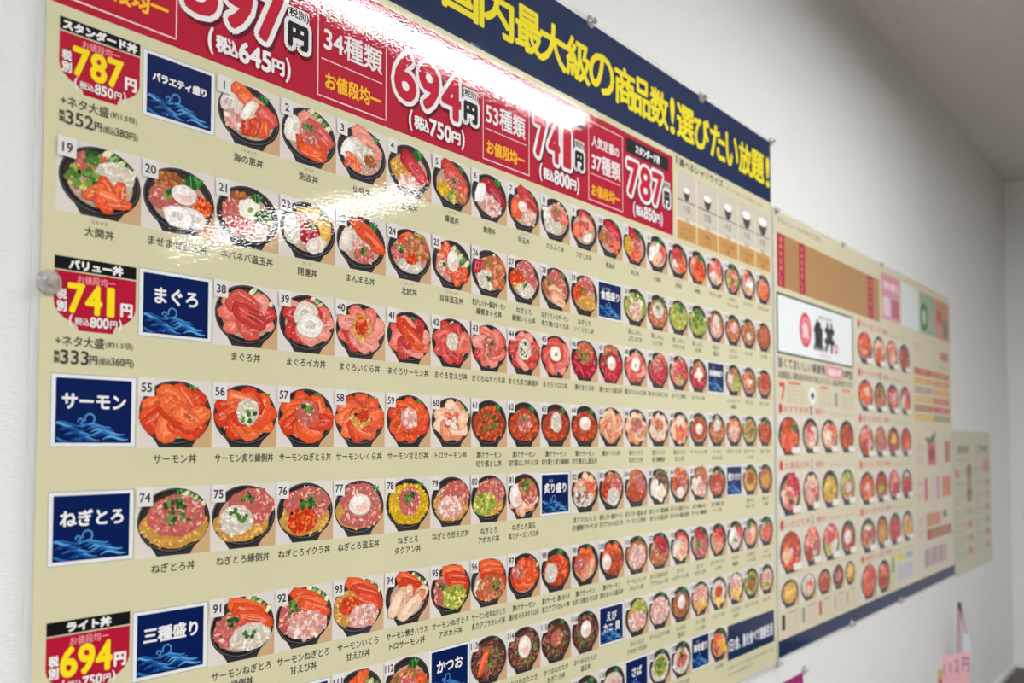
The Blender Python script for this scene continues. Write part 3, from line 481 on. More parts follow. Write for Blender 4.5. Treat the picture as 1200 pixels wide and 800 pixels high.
# rows: bottom edge of each row of pictures
ROW = {1: 3.315, 2: 2.0, 3: .715, 4: -.573, 5: -1.853, 6: -3.262, 7: -4.56, 8: -5.80}
def colx(c): return c + {5: .02, 6: .02, 11: -.01, 17: .015, 19: .03}.get(c, 0)
def panel(r, c, text, furi=None, two=None):
    x, z = colx(c) - .01, ROW[r] + .01; h = PH - .02
    k = Ink(); k.rect(x, z, x + .99, z + h, (120, 124, 132)); k.rect(x + .006, z + .006, x + .984, z + h - .006, (228, 231, 234)); p = k.build('category_panel', MENU, (0, 0, 0))
    k = Ink(9e-5); k.rect(x + .055, z + .045, x + .935, z + h - .045, (1, 26, 82)); f = k.build('blue_field', p)
    k = Ink(13e-5); rng = random.Random(5)
    for j in range(22):      # rolling waves along the foot of the panel
        px = x + .10 + .70 * ((j * .37) % 1); pz = z + .065 + .05 * (j % 4) + .03 * ((j * .61) % 1); ln = .11 + .09 * ((j * .53) % 1)
        up = [(px - ln + 2 * ln * u, pz + .035 * math.sin(u * 3.14) + .018 * math.sin(u * 6.28)) for u in (0, .2, .4, .6, .8, 1)]
        dn = [(px - ln + 2 * ln * u, pz + .012 * math.sin(u * 3.14) + .018 * math.sin(u * 6.28) - .006) for u in (1, .8, .6, .4, .2, 0)]
        q = [(min(max(a, x + .065), x + .925), b) for a, b in up + dn]
        k.poly(q, [(46, 112, 180), (98, 168, 222), (20, 72, 142)][j % 3])
    for cxx, czz, rr in ((x + .44, z + .31, .058), (x + .335, z + .285, .028)):       # curling crests
        k.line([(cxx + rr * math.cos(t), czz + rr * math.sin(t)) for t in (-1.8, -1.0, -.2, .6, 1.4, 2.2, 3.0, 3.6)], .018, (84, 148, 206))
    k.build('wave', f)
    k = Ink(13e-5)
    if two: 
        text_at(k, two[0], x + .5, z + .56, .2, WHT, .7, bold=.006); text_at(k, two[1], x + .5, z + .34, .2, WHT, .7, bold=.006)
    else:
        n = max(1, len(text)); em = min(.215, .76 / n)
        if text: text_at(k, text, x + .495, z + .50, em, WHT, .78, bold=.007)
        if furi: text_at(k, furi, x + .35, z + .64, .07, WHT)
    k.build('lettering', f)
for a in ((1, 1, 'バラエティ盛り'), (2, 11, '食感盛り', 'しょっかん'), (3, 1, 'まぐろ'), (3, 16, '肉海鮮盛り', 'にく'), (4, 0, 'サーモン'), (5, 0, 'ねぎとろ'), (5, 9, '炙り盛り', 'あぶ'), (5, 17, '豊かさけ'), (6, 1, '三種盛り'), (7, 3, ''),
          (7, 6, 'かつお'), (7, 11, '', None, ('えび', 'カニ 貝')), (8, 12, 'さば'), (8, 15, '海老盛り', 'えび')): panel(*a)

CAP = {1: '^うみ めぐみ/海の恵丼', 2: '^うおなみ/魚波丼', 3: '仙帆丼', 4: '^こうかい/紅海丼', 5: '^ばくもり/爆盛丼', 6: '^ぎょこう/漁港丼', 7: '^あじたま/味玉丼', 8: 'たらふく丼', 9: 'うずしお丼', 10: '^とくじょう/豊漁丼', 11: '^かいおう/海王丼', 12: '^たいりょう/大漁丼', 13: '^だいみょう/三昧丼', 14: '^てんか/天晴丼', 15: 'おたのしみ丼', 16: 'アボカド/うにいくら丼', 17: 'いろどり丼', 18: 'ばらちらし丼',
 19: '^おおぜき/大関丼', 20: 'まぜまぜ温玉丼', 21: 'ネバネバ温玉丼', 22: '^かいうん/開運丼', 23: 'まんまる丼', 24: '^ほくおう/北欧丼', 25: '^うまみおんたま/旨味温玉丼', 26: '焦がしバター醤油サーモン/縁側まぐろ丼', 27: 'ねぎとろ/縁側いくら丼', 28: 'ねぎとろトロサーモン/炙り漬けまぐろ丼', 29: 'ねぎとろ/いくらウニ丼', 30: '蒸しいわし/ぷりぷり丼', 31: '蒸しいわし/とろろ丼', 32: '蒸しいわし/アボカド丼', 33: '蒸しいわし/ねぎ丼', 34: '明太子/温玉丼', 35: 'いかたこ/キムチ丼', 36: 'キムチ丼', 37: 'ピリ辛丼',
 38: 'まぐろ丼', 39: 'まぐろイカ丼', 40: 'まぐろいくら丼', 41: 'まぐろサーモン丼', 42: 'まぐろ甘えび丼', 43: 'まぐろねぎとろ丼', 44: 'まぐろ炙り縁側丼', 45: 'まぐろトロロ丼', 46: '漬けまぐろ丼', 47: '漬けまぐろ温玉丼', 48: '漬けまぐろトロロ丼', 49: '漬けまぐろねぎとろ丼', 50: 'まぐろ三昧丼', 51: 'まぐろいか丼', 52: 'ローストビーフ/海鮮丼', 53: '肉うに丼', 54: '肉いくら丼',
 55: 'サーモン丼', 56: 'サーモン炙り縁側丼', 57: 'サーモンねぎとろ丼', 58: 'サーモンいくら丼', 59: 'サーモン甘えび丼', 60: 'トロサーモン丼', 61: '漬けサーモン/切り落とし丼', 62: '漬けサーモン/切り落としネギトロ丼', 63: '漬けサーモン/切り落とし炙り縁側丼', 64: '漬けサーモン/切り落とし温玉丼', 65: '焼きハラス丼', 66: '焼きハラス/ねぎとろ丼', 67: '焼きハラス/炙り縁側丼', 68: '焼きハラス/甘えび丼', 69: 'サーモンユッケ丼', 70: 'サーモン/タルタル丼', 71: '炙りサーモン丼', 72: '炙りサーモン/バジル丼', 73: '鮭いくら丼',
 74: 'ねぎとろ丼', 75: 'ねぎとろ縁側丼', 76: 'ねぎとろイクラ丼', 77: 'ねぎとろ温玉丼', 78: 'ねぎとろ/タクアン丼', 79: 'ねぎとろ甘えび丼', 80: 'ねぎとろ/アボカド丼', 81: 'ねぎとろ温玉/炙りチーズハラス丼', 82: '炙りマヨいくら/炙り縁側炙りサーモン丼', 83: '焦がしバター醤油サーモン/炙りアブラカレイねぎとろ丼', 84: '炙りバター醤油ねぎ/サーモン三昧丼', 85: '焦がしバター醤油縁側/炙りいか温玉丼', 86: '炙りバター醤油サーモン/炙りバター醤油三昧丼', 87: '炙り海鮮のせ/サーモン縁側丼', 88: '炙り海鮮三昧/チーズ丼', 89: '豊かさけ/ねぎとろ丼', 90: '豊かさけ/三昧丼',
 91: 'サーモンねぎとろ/縁側丼', 92: 'サーモンねぎとろ/甘えび丼', 93: 'サーモンいくら/甘えび丼', 94: 'サーモン焼きハラス/トロサーモン丼', 95: 'サーモンねぎとろ/アボカド丼', 96: 'サーモン旨辛ねぎとろ/炙りアブラカレイ丼', 97: '漬けサーモン/漬けまぐろネギトロ丼', 98: '漬けサーモン漬けまぐろ/炙りアブラカレイ丼', 99: '漬けサーモン/ねぎとろ焼きハラス丼', 100: '漬けサーモン/漬けまぐろ温玉丼', 101: 'サーモンユッケ/タルタル丼', 102: 'まぐろ旨辛ねぎ/アブラカレイ丼', 103: 'まぐろ/いかサーモン丼', 104: 'まぐろ/ねぎとろ丼', 105: 'まぐろサーモン/いか丼', 106: 'まぐろ/縁側丼', 107: 'いか甘えび/サーモン丼', 108: 'まぐろ/サーモン丼',
 111: 'まぐろたたき丼', 112: 'まぐろたたき/温玉丼', 113: 'かつおのたたき丼', 114: 'かつおのたたき/トロロ丼', 115: 'かつおのたたき/ねぎとろ丼', 116: 'かつおのたたき/温玉丼', 117: 'ボイルえび/アボカドマヨ丼', 118: 'ボイルえびマヨ丼', 119: 'カニみそ/温玉丼', 120: 'カニ三昧/いくら丼', 121: 'カニいくら丼', 122: 'カニ甘えび/玉子丼', 123: 'あさりバター丼', 124: 'ほたて丼', 125: '', 126: '', 127: '炙りさば丼', 128: 'さばねぎとろ丼', 129: 'えび天丼'}
ORDER = [(1, 2 + i, 1 + i) for i in range(18)] + [(2, i, 19 + i) for i in range(11)] + [(2, 12 + i, 30 + i) for i in range(8)] + [(3, 2 + i, 38 + i) for i in range(14)] + [(3, 17 + i, 52 + i) for i in range(3)] + \
    [(4, 1 + i, 55 + i) for i in range(19)] + [(5, 1 + i, 74 + i) for i in range(8)] + [(5, 10 + i, 82 + i) for i in range(7)] + [(5, 18 + i, 89 + i) for i in range(2)] + [(6, 2 + i, 91 + i) for i in range(18)] + \
    [(7, 4, 111), (7, 5, 112)] + [(7, 7 + i, 113 + i) for i in range(4)] + [(7, 12 + i, 117 + i) for i in range(8)] + [(8, 10, 125), (8, 11, 126), (8, 13, 127), (8, 14, 128), (8, 16, 129)]
ORDER.sort(key=lambda t: t[1])
REST = Ink(0)
for i, (r, c, no) in enumerate(ORDER):
    bowl_picture(MENU, no, colx(c), ROW[r], recipe=RECIPE[no], caption=CAP[no] or None, stuff=REST if i >= 100 else None, lod=1.0 if c < 9 else (.7 if c < 14 else .45))
tag(REST.build('bowl_pictures', MENU), kind='stuff')
# blue notice at the foot, right
k = Ink(); k.rect(17.0, -5.90, 20.02, -5.04, NAVY); note = k.build('notice_strip', MENU)
k = Ink(8e-5); text_in(k, '1日1食、魚を食べて健康生活', 17.05, -5.70, 19.92, -5.38, (222, 226, 234), bold=.012); k.build('lettering', note)
k = Ink(8e-5); text_in(k, '※写真はイメージです。仕入れ状況により内容が変わる場合がございます。', 17.0, -6.14, 19.98, -6.04, (110, 104, 96)); text_in(k, '※アレルギーのあるお客様はスタッフまで', 17.0, -6.30, 18.6, -6.20, (110, 104, 96)); k.build('small_print', MENU)
# ------------------------------------------------------------------ the second menu, further along the wall
CREAM2 = (214, 205, 176)
SIDE = sheet('side_menu_poster', 20.32, 41.45, -6.42, 6.15, 'second menu poster with brown banner and white shop sign box, beside the big menu', 'poster', .06, cream=CREAM2)
GREY, PINK, BRN = (110, 106, 104), (206, 130, 144), (178, 136, 90)
k = Ink(); text_in(k, '店内のメニューとお持ち帰りのご案内', 20.6, 5.82, 24.2, 5.98, GREY); k.build('lettering', SIDE)
k = Ink(); k.rect(20.56, 3.96, 30.45, 5.52, BRN); bb = k.build('brown_banner', SIDE)
k = Ink(8e-5)
for x in (21.25, 21.45, 21.65, 21.85, 22.05): k.rect(x, 4.02, x + .06, 5.46, (166, 118, 76))
k.build('stripe_pattern', bb); k = Ink(8e-5)
for i in range(24): k.rect(23.0 + i * .25, 4.02, 23.04 + i * .25, 5.46, (170, 128, 84))
k.build('stripe_pattern', bb)
for a, b in ((20.56, 21.14), (22.29, 22.80), (29.05, 29.65)):
    k = Ink(12e-5); k.rect(a, 3.98, b, 5.5, (172, 24, 52))
    for j, ch in enumerate('海鮮丼を楽しむ'): text_in(k, ch, a + .16, 5.26 - .205 * j, b - .16, 5.42 - .205 * j, (226, 160, 172))
    k.build('red_stripe', bb)
for name, a, b, c in (('pink_panel', 30.72, 33.24, (214, 150, 166)), ('white_panel', 33.34, 36.05, (222, 226, 226)), ('green_panel', 36.12, 38.7, (150, 172, 140)), ('orange_panel', 38.76, 41.3, (200, 140, 112))):
    k = Ink(); k.rect(a, 4.16, b, 5.88, c); p = k.build(name, SIDE); k = Ink(8e-5)
    if name[0] == 'p': k.rect(a + .2, 4.3, a + 1.1, 5.0, (224, 206, 216)); k.rect(a + 1.3, 4.3, a + 2.3, 5.0, (186, 100, 122)); text_in(k, '持ち帰り', a + .3, 5.3, b - .3, 5.6, (244, 220, 226), bold=.02)
    elif name[0] == 'g':
        k.ell(a + .75, 4.85, .62, .58, (44, 110, 60)); k.ell(a + .75, 4.85, .36, .34, (176, 196, 168)); k.rect(a + 1.5, 4.35, b - .2, 5.1, (170, 168, 160))
    elif name[0] == 'o': k.rect(a + .2, 4.9, a + 1.2, 5.4, (194, 90, 76)); k.rect(a + 1.35, 4.3, b - .15, 5.1, (136, 124, 118)); k.rect(a + .3, 4.3, a + 1.1, 4.75, (206, 150, 150))
    if name[0] != 'w': k.build('panel_print', p)
# the shop's sign box
k = Ink(); k.rect(20.47, 2.05, 27.28, 3.80, (72, 84, 84)); k.rect(20.58, 2.12, 27.17, 3.73, (234, 238, 240)); sign = k.build('sign_box', SIDE)
k = Ink(9e-5); k.ell(22.76, 2.92, .50, .53, (216, 62, 80), 30); seal = k.build('red_seal', sign)
k = Ink(14e-5); k.ell(22.76, 2.92, .36, .40, (232, 150, 160), 24); k.ell(22.76, 2.90, .27, .32, (216, 62, 80), 20); text_in(k, '魚', 22.53, 2.68, 22.99, 3.14, (240, 214, 218), bold=.03); k.build('seal_mark', seal)
k = Ink(9e-5); text_in(k, '魚', 23.5, 2.42, 24.32, 3.30, (24, 22, 22), bold=.06); text_in(k, '丼', 24.48, 2.42, 25.34, 3.30, (24, 22, 22), bold=.06); text_in(k, '海鮮丼専門店', 23.9, 3.38, 25.2, 3.50, (90, 88, 90)); text_in(k, 'うおどん', 23.9, 2.2, 25.0, 2.32, (216, 62, 80)); text_in(k, '。', 25.4, 2.42, 25.7, 2.7, (216, 62, 80), bold=.02); k.build('lettering', sign)
k = Ink(); text_in(k, '旨くておいしい!新鮮魚', 20.56, 1.66, 24.5, 1.96, (84, 80, 78), bold=.012); k.rect(24.58, 1.6, 26.1, 1.98, (216, 132, 148)); text_in(k, '海鮮丼', 24.7, 1.66, 26.0, 1.92, (250, 230, 234), bold=.01); text_in(k, 'の専門店', 26.15, 1.66, 27.2, 1.94, (84, 80, 78), bold=.012)
text_in(k, 'お魚屋直送、新鮮な海の幸を丼でお楽しみください。全品お持ち帰りできます', 20.55, 1.36, 27.2, 1.58, (84, 80, 78), bold=.004); k.build('slogan', SIDE)
k = Ink(); k.line([(20.62, 1.18), (21.0, 1.18), (20.8, .75)], .12, (206, 66, 66)); k.build('guide_mark', SIDE)
for i, (a, b) in enumerate(((21.2, 22.6), (23.9, 25.0), (25.9, 27.2))):
    k = Ink()
    for j in range(5): text_in(k, 'お好みの具材やシャリの量を', a, 1.12 - .11 * j, b, 1.18 - .11 * j, (150, 142, 124))
    k.rect(a + .1, 1.22, b - .3, 1.29, (216, 110, 84)); k.build('guide_note', SIDE)
k = Ink(); k.ell(23.28, .96, .30, .27, (240, 240, 238)); k.poly([(23.1, .96), (23.28, .82), (23.46, .96), (23.28, 1.1)], (40, 46, 66)); k.build('guide_mark', SIDE); k = Ink(); k.rect(25.3, .7, 25.6, 1.16, (150, 152, 150)); k.build('guide_mark', SIDE)
def heading(x0, x1, z, txt, n):
    k = Ink(); k.ell(x0 + .12, z, .13, .15, (200, 36, 56), 16); w_ = x1 - x0
    text_in(k, txt, x0 + .35, z - .10, x0 + .36 * w_, z + .10, (206, 110, 124), bold=.006); text_in(k, n, x0 + .38 * w_, z - .13, x0 + .40 * w_, z + .13, (90, 88, 92), bold=.006)
    text_in(k, '種類均一', x0 + .44 * w_, z - .09, x0 + .60 * w_, z + .08, (206, 110, 124), bold=.004); text_in(k, '人気の海鮮をたっぷり盛りました', x0 + .62 * w_, z - .10, x1, z + .0, (170, 150, 140)); k.build('section_heading', SIDE)
R2 = {0: ['C 0 .3 .7;S 0 -.3 .8 .6;L .5 .5 .4', 'M 0 .3 .5;Q80 .3 0 .6 .4;T 0 -.1 .5;P 0 -.5 .4', 'L .4 .7 .35;P 0 0 .85;S .2 .2 .6;X -.1 0 .4', 'L .3 .75 .45;C 0 -.1 .9'],
      1: ['L .2 .85 .4;M .2 .3 .7;P -.4 -.1 .5;T 0 -.4 .55;G .1 -.5 .2', 'P 0 0 .9;W 0 -.1 .6;T .4 -.2 .4', 'L .5 .7 .35;H 0 -.1 .9;O 0 0 .6;G .1 -.2 .2', 'A 0 .1 .9;N .1 -.1 .55;R .1 -.1 .35'],
      2: ['C 0 .3 .8;S 0 -.2 .8;M .2 -.1 .5;P -.4 -.2 .5', 'T 0 .3 .8;R .1 -.2 .4;C -.4 -.5 .4;N .4 0 .4', 'T 0 .2 .9;A -.4 -.5 .35;Q70 .4 -.4 .5 .3', 'L .2 .8 .4;C 0 -.1 .85;E -.1 0 .45'],
      3: ['S 0 .2 .9;T 0 -.4 .5', 'P 0 0 .9;S 0 -.4 .6', 'T 0 .2 .8;P .1 -.3 .6', 'L 0 .8 .4;M 0 .2 .6;C 0 -.4 .6'],
      4: ['S 0 .1 .9;P .1 .2 .4', 'L 0 .8 .4;V 0 0 .85;G 0 .3 .3', 'T 0 0 .85;W 0 -.1 .4', 'T .1 .2 .7;Q75 -.4 -.2 .6 .3;S .3 -.4 .5'],
      5: ['T 0 .2 .9;C -.2 -.5 .5;W .4 -.4 .3', 'V 0 .2 .8;N .1 -.3 .5', 'C 0 0 .8;O 0 .1 .5;M -.1 -.6 .4', 'C 0 .2 .8;S .2 -.3 .6'],
      6: ['L .2 .8 .4;S 0 0 .8;P .1 -.1 .4', 'C 0 0 .8;A -.1 -.2 .4', 'T 0 .2 .8;M .1 -.4 .5', 'R 0 .5 .4;M 0 -.2 .7'],
      7: ['L .3 .8 .4;X 0 .2 .5;V -.4 -.2 .5;M .4 0 .4', 'V 0 0 .9;H 0 -.2 .6', 'L .3 .8 .4;M 0 -.1 .9', 'L .2 .8 .4;P 0 -.1 .85;H 0 0 .5']}
XA = [(20.46, 22.2), (22.34, 23.82), (23.96, 25.58), (25.68, 27.26)]; XB = [(27.72, 29.5), (29.55, 31.1), (31.15, 32.8), (32.9, 34.5)]
sd = 500
for row, z0, z1, xs, hz in ((0, -.80, .30, XA, .50), (1, -2.52, -1.30, XA, -1.12), (2, -4.16, -2.98, XA, -2.80), (3, 2.30, 3.45, XB, 3.66), (4, .64, 1.78, XB, 1.98), (5, -.98, .18, XB, .38), (6, -2.62, -1.44, XB, -1.22), (7, -4.28, -3.05, XB, -2.84)):
    heading(xs[0][0] + .1, xs[3][1] - .1, hz, ['おすすめ丼', '大満足の丼', 'いろどり丼', 'サーモン', 'まぐろの丼', '炙りの丼', 'ぜいたく丼', 'おつまみ'][row], str(row % 4 + 1))
    for q, (a, b) in enumerate(xs):
        sd += 1; zz = z0 if q or row > 2 else z0 - .04
        bowl_picture(SIDE, sd, a, zz, b - a - .04, z1 - zz, recipe=R2[row][q], number=False, lod=.4, pricetag=True)
# side dishes along the foot
for q, (a, b, rc) in enumerate(((20.50, 21.9, 'H 0 0 .95;O 0 0 .6'), (22.05, 23.35, 'R 0 .2 .8;S .1 0 .5;P 0 -.3 .4'), (23.5, 24.7, 'V 0 0 .9;G .1 .1 .3;C 0 -.3 .6'), (24.85, 25.95, 'K 0 0 .9;N 0 0 .5'), (26.05, 27.1, 'B 0 0 .9;O 0 .1 .7'))):
    bowl_picture(SIDE, 600 + q, a, -5.14, b - a, .80, recipe=rc, number=False, lod=.4)
    k = Ink(); text_in(k, 'お味噌汁', a + .5, -5.34, b, -5.24, GREY)
    for j in range(4): text_in(k, '税込108円', a + .5, -5.48 - .12 * j, b, -5.40 - .12 * j, (200, 160, 172))
    k.rect(a + .08, -5.72, a + .34, -5.30, [(52, 46, 40), (150, 146, 130), (180, 90, 70), (190, 170, 160), (190, 160, 140)][q]); k.build('side_item', SIDE)
heading(27.8, 34.4, -4.46, 'お寿司と一品', '5')
for q, (a, b, rc) in enumerate(((27.7, 29.5, 'T 0 .3 .8;S -.2 -.4 .6'), (29.6, 31.2, 'T 0 0 .8;C -.2 -.4 .5'))): bowl_picture(SIDE, 620 + q, a, -5.86, b - a, 1.2, recipe=rc, number=False, lod=.4)
k = Ink(); k.ell(31.6, -5.1, .22, .5, (130, 160, 80), 14); k.ell(31.6, -5.5, .3, .25, (190, 204, 150), 12); k.rect(32.1, -4.9, 33.2, -4.66, (222, 200, 70)); k.rect(33.4, -4.9, 34.4, -4.68, (150, 176, 206)); k.rect(32.1, -5.75, 34.4, -5.05, (204, 200, 208))
for j in range(4): text_in(k, 'お飲み物各種', 32.2, -5.22 - .14 * j, 34.2, -5.12 - .14 * j, (150, 130, 160))
k.build('drinks_list', SIDE)
# right-hand column: coloured price bars and small dishes
k = Ink(); 
for j, (c1, c2) in enumerate((((190, 70, 60), (206, 110, 84)), ((222, 160, 84), (212, 150, 90)), ((170, 150, 134), (216, 164, 104)), ((216, 178, 104), (206, 110, 90)), ((176, 110, 80), (206, 90, 84)), ((220, 176, 90), (150, 150, 84)))):
    z = 2.5 - .38 * j; k.rect(35.1, z - .13, 38.0, z + .13, c1); k.rect(38.1, z - .13, 41.1, z + .13, c2)
    text_in(k, 'ネタ増し シャリ増し', 35.3, z - .06, 40.6, z + .06, (236, 214, 190))
k.build('price_bars', SIDE)
k = Ink(); text_in(k, '公式アプリ', 35.2, 3.3, 36.4, 3.7, (206, 130, 140)); text_in(k, '会員募集', 39.4, 3.2, 41.0, 3.6, (186, 90, 104), bold=.02); text_in(k, 'ポイントがたまる', 39.2, 2.8, 41.0, 3.0, GREY); k.build('app_note', SIDE)
for j, z in enumerate((-.9, -2.4, -3.9)):
    k = Ink(); k.rect(35.1, z - .55, 41.1, z + .62, (212, 202, 184)); p = k.build('dish_panel', SIDE); k = Ink(8e-5); r_ = random.Random(j)
    if j == 0:
        k.poly([(36.6, -.2), (37.4, -.25), (38.5, .1), (38.2, -.4), (37.0, -.5)], (90, 100, 84)); k.rect(37.0, -1.4, 38.4, -.45, (196, 110, 92)); k.ell(37.7, -.95, .5, .3, (160, 50, 66)); k.rect(40.0, -1.3, 41.0, -.35, (180, 116, 84))
    elif j == 1:
        for i in range(3): k.rect(36.4 + i * 1.0, -2.85, 36.9 + i * 1.0, -1.9, [(190, 90, 110), (214, 190, 180), (190, 140, 160)][i])
        k.rect(39.4, -2.8, 41.0, -1.9, (204, 124, 104))
    else:
        k.rect(36.6, -3.95, 39.0, -3.4, (198, 140, 104)); k.rect(39.4, -3.7, 40.2, -3.4, (110, 110, 122)); k.rect(36.6, -4.5, 41.0, -4.05, (168, 120, 94)); k.ell(37.0, -4.28, .35, .2, (196, 70, 80))
    for i in range(2): text_in(k, '揚げ物', 35.3, z + .1 - .5 * i, 36.1, z + .4 - .5 * i, (206, 120, 130))
    k.build('dish_print', p)
k = Ink(); k.rect(35.1, -5.8, 41.1, -4.6, (212, 202, 188))
for i in range(9): k.rect(36.3 + i * .42, -5.6, 36.55 + i * .42, -4.85, [(96, 110, 124), (150, 130, 136), (190, 130, 140)][i % 3])
k.build('bottle_list', SIDE)
k = Ink(); k.rect(20.32, -6.42, 41.45, -5.97, NAVY); tag(k.build('foot_band', SIDE), 'navy foot band')

# ------------------------------------------------------------------ the third, small price list
LIST = sheet('price_list_poster', 41.62, 50.1, -6.52, .08, 'small faded beige price list, farthest of the wall posters, near the corner', 'poster', .05, off=.003, cream=(200, 194, 168))
for side, (a, b) in enumerate(((42.0, 45.6), (46.2, 49.8))):
    k = Ink(); text_in(k, ['お持ち帰り', 'ご予約'][side], a + .5, -.95, b - .5, -.55, (120, 118, 104), bold=.03); text_in(k, '電話で承ります', a + .3, -1.3, b - .6, -1.15, (150, 146, 126)); k.build('list_heading', LIST)
    for j in range(7):
        z = -1.75 - .64 * j; k = Ink(); text_in(k, '海鮮丼一人前から', a, z - .1, b - 1.4, z + .1, (150, 144, 124)); text_in(k, '要予約', a, z - .34, a + 1.2, z - .2, (130, 146, 140)); text_in(k, '540', b - 1.2, z - .2, b - .2, z + .1, (190, 104, 92) if (j + side) % 2 == 0 else (170, 140, 124), bold=.03); k.build('price_line', LIST)
for d in ((44.9, -1.8, .6, .35, (98, 88, 92)), (44.9, -2.35, .55, .3, (206, 130, 110)), (44.9, -2.95, .6, .35, (108, 84, 92)), (42.4, -1.9, .4, .2, (200, 110, 104)), (49.0, -1.6, .7, .35, (204, 130, 128))): k = Ink(6e-5); k.ell(*d); k.build('dish_print', LIST)

# a framed notice, only its top corner in view
k = Ink(0); k.rect(16.9, -10.6, 22.17, -7.15, (164, 40, 116)); k.rect(17.15, -10.35, 21.92, -7.4, (232, 232, 232))
n = len(k.v); k.v += [(x * S, .0006, z * S) for x, z in ((16.9, -10.6), (22.17, -10.6), (22.17, -7.15), (16.9, -7.15))]
for q in ((0, n, n + 1, 1), (1, n + 1, n + 2, 2), (2, n + 2, n + 3, 3), (3, n + 3, n, 0)): k.f.append(list(q)); k.c.append(lin((222, 220, 214)))
tag(k.build('notice_sheet', None, (0, -.003, Z0)), 'white notice with a magenta border, under the big menu, bottom edge of photo', 'notice')
NOTICE = bpy.data.objects['notice_sheet']

# ------------------------------------------------------------------ clear pins that hold the sheets
def push_pin(x, v, r, label):
    e = bpy.data.objects.new('push_pin', None); COL.objects.link(e); e.location = P(x, v) - Vector((0, .0042, 0)); e.empty_display_size = .01
    tag(e, label, 'pin', 'clear pins holding the posters')
    f, g = lathe([(r, 0), (r, r * .10), (r * .86, r * .26), (r * .5, r * .36), (r * .42, r * .7), (r * .5, r * .95), (r * .36, r * 1.08)]); mesh_obj('cap', f, g, M_CLEAR, e, smooth=True)
    f, g = lathe([(r * .12, 0.0005), (r * .12, r * .6), (r * .04, r * .7)], 10); mesh_obj('metal_point', f, g, M_STEEL, e, smooth=True)
    return e
for x, v, r, l in ((-.06, 1.20, .0098, 'clear round pin on the left edge of the big menu'), (10.75, 7.99, .0095, 'clear pin on the top edge of the big menu, above the yellow title'), (15.77, 7.93, .0095, 'clear pin on the big menu top edge, right of the other top pin'),
                   (20.2, 8.0, .0085, 'clear pin at the top right corner of the big menu'), (20.2, -6.52, .0095, 'clear pin at the bottom right corner of the big menu'), (20.5, 6.1, .0085, 'clear pin at the top left corner of the second menu'),
                   (26.3, 6.12, .0085, 'clear pin on the second menu top edge, over the brown banner'), (30.7, 6.14, .0085, 'clear pin on the second menu top edge, over the pink panel'), (26.6, -6.4, .0095, 'clear pin on the navy foot band, nearest the big menu'), (32.4, -6.4, .0095, 'clear pin on the navy foot band, middle of the second menu'), (22.2, -7.1, .0095, 'clear pin on the magenta bordered notice')):
    push_pin(x, v, r, l)

# ------------------------------------------------------------------ the low counter in the corner and what stands on it
TOP = Z0 - 13.27 * S
c = bpy.data.objects.new('counter', None); COL.objects.link(c); c.location = (34 * S, 0, 0); tag(c, 'low dark counter filling the far corner under the posters, bottom right', 'counter')
def cpart(name, b, m):
    v, f = box_vf(*b); return mesh_obj(name, [(x - 34 * S, y, z) for x, y, z in v], f, m, c)
cpart('countertop', (34 * S, XR - .001, -8 * S, -.001, TOP - .03, TOP), M_COUNTER)
cpart('countertop', (49.5 * S, XR - .001, -34 * S, -8 * S, TOP - .03, TOP), M_COUNTER)
cpart('front_panel', (34.4 * S, XR - .001, -7.6 * S, -.002, 0, TOP - .03), M_COUNTER)
cpart('front_panel', (50 * S, XR - .001, -33.6 * S, -7.6 * S, 0, TOP - .03), M_COUNTER)
wall('trim_1', box_vf(34 * S, XR - .002, -.012, -.001, TOP, TOP + .018), M_SKIRT)
wall('trim_2', box_vf(XR - .012, XR - .001, -34 * S, -.012, TOP, TOP + .018), M_SKIRT)

def ray(px, py, x):   # where the camera's sight line through a photo point crosses the upright plane at column x
    q = ((px - 600) / 1100, (py - 471.39) / 1100, 1)
    d = Vector([sum(M[j][i] * q[j] for j in range(3)) for i in range(3)]); t = (x - CX) / d.x
    return P(CX + t * d.x, CZ + t * d.z, CY + t * d.y)
A = ray(1098, 770, 39.0); B_ = ray(1137, 762, 39.0); xw = 39.0 * S
stand = bpy.data.objects.new('price_card_stand', None); COL.objects.link(stand); yc = (A.y + B_.y) / 2; stand.location = (xw, yc, TOP)
tag(stand, 'pink handwritten card clipped on a tall mauve stand, bottom right', 'card stand')
def spart(name, vf, m, smooth=False): return mesh_obj(name, [(x - xw, y - yc, z - TOP) for x, y, z in vf[0]], vf[1], m, stand, smooth=smooth)
spart('base', box_vf(xw - .02, xw + .05, yc - .03, yc + .03, TOP + .0005, TOP + .008), M_PLASTIC)
T1, T2 = ray(1124, 706, 39.2), ray(1120, 770, 39.2)
def band(p, q, wd, th, extra=None):
    d = (q - p).normalized(); n = d.cross(Vector((1, 0, 0))).normalized() * wd / 2; u = Vector((th, 0, 0)); V = []
    for o in (p, q): V += [o - n, o + n, o + n + u, o - n + u]
    return V, [[0, 1, 5, 4], [1, 2, 6, 5], [2, 3, 7, 6], [3, 0, 4, 7], [3, 2, 1, 0], [4, 5, 6, 7]]
spart('upright', band(Vector((T2.x, T2.y, TOP + .006)), T1, .012, .004), M_STRAP)
spart('slanted_strap', band(T1, ray(1132, 742, 39.2), .009, .004), M_STRAP)
spart('slanted_paper', band(ray(1130, 734, 39.25), ray(1136, 768, 39.25), .02, .002), M_PALE)
h = B_.z - A.z
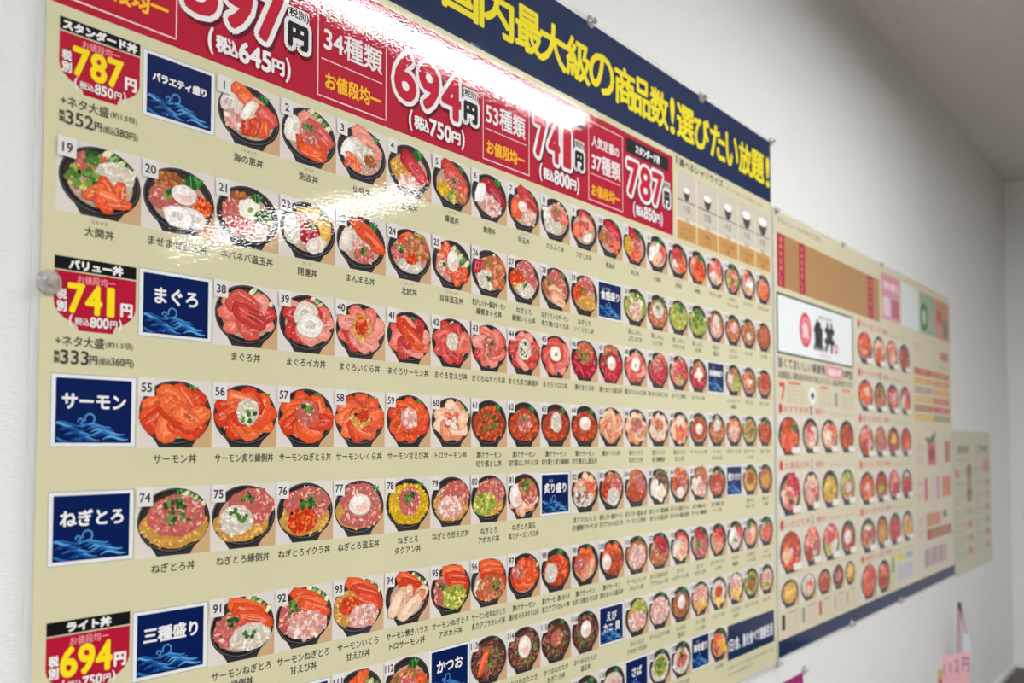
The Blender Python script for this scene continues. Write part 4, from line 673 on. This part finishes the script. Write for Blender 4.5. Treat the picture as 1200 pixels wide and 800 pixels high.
card = spart('card', ([(xw, A.y, A.z), (xw, B_.y, B_.z), (xw, B_.y + .004, TOP + .012), (xw, A.y + .004, TOP + .012), (xw + .002, A.y, A.z), (xw + .002, B_.y, B_.z), (xw + .002, B_.y + .004, TOP + .012), (xw + .002, A.y + .004, TOP + .012)],
             [[0, 3, 2, 1], [4, 5, 6, 7], [0, 1, 5, 4], [1, 2, 6, 5], [2, 3, 7, 6], [3, 0, 4, 7]]), M_PINK)
wv, wf = [], []
for j, ch in enumerate('112円'):
    gv, gf, adv = glyph(ch); n = len(wv); wdt = (A.y - B_.y) / 5
    for px_, pz_ in gv: wv.append((-.0006, A.y - wdt * (.7 + j) - px_ * wdt * 1.2 - yc, A.z - .052 + h * j / 4 + pz_ * .05 - TOP))
    wf += [[n + i for i in q] for q in gf]
mesh_obj('handwriting', wv, wf, M_INK, stand)
# red and yellow packet beside it
a, b = ray(1080, 783, 38.2), ray(1101, 784, 38.2); x2 = 38.2 * S
pk = bpy.data.objects.new('packet', None); COL.objects.link(pk); pk.location = (x2, (a.y + b.y) / 2, TOP); tag(pk, 'red packet with a yellow top standing left of the pink card', 'packet')
def ppart(name, bx, m):
    v, f = box_vf(*bx); return mesh_obj(name, [(x - x2, y - (a.y + b.y) / 2, z - TOP) for x, y, z in v], f, m, pk)
zs = a.z - .026
ppart('packet_body', (x2, x2 + .03, b.y, a.y, TOP, zs), M_RED)
tag(ppart('packet_top', (x2 + .002, x2 + .028, b.y, a.y, zs, a.z), M_YELLOW), 'yellow top')
ppart('white_label', (x2 - .0006, x2, b.y + .004, a.y - .008, zs - .03, zs - .008), M_PALE)

# ------------------------------------------------------------------ ceiling lamps (two that mirror in the laminate, and two unseen ones added as fill)
def ceiling_light(x0, x1, y0, y1, label):
    cx_, cy_ = (x0 + x1) / 2 * S, (y0 + y1) / 2 * S
    e = bpy.data.objects.new('ceiling_light', None); COL.objects.link(e); e.location = (cx_, cy_, CEIL); tag(e, label, 'ceiling light', 'ceiling lights')
    hx, hy = (x1 - x0) / 2 * S, (y1 - y0) / 2 * S
    v, f = box_vf(-hx - .02, hx + .02, -hy - .02, -hy, -.045, 0)
    for q in ((-hx - .02, hx + .02, hy, hy + .02), (-hx - .02, -hx, -hy, hy), (hx, hx + .02, -hy, hy)): box_vf(q[0], q[1], q[2], q[3], -.045, 0, (v, f))
    mesh_obj('housing', v, f, M_HOUSING, e)
    v, f = box_vf(-hx, hx, -hy, hy, -.04, -.02); mesh_obj('diffuser', v, f, M_LAMP, e)
ceiling_light(9, 30.8, -14.0, -12.7, 'long white ceiling lamp over the big menu, parallel to the wall')
ceiling_light(34.2, 35.9, -52, -27.5, 'long white ceiling lamp at right angles to the wall')
ceiling_light(-38, -18, -15.2, -12.8, 'added fill lamp, out of view at the near end of the room')  # unseen lamp added to brighten the left of the wall
ceiling_light(-12, -9, -52, -27.5, 'added fill lamp, out of view across the near end of the room')  # also added, lifts the room's light without mirroring in the sheets
bpy.data.objects.remove(_fo)
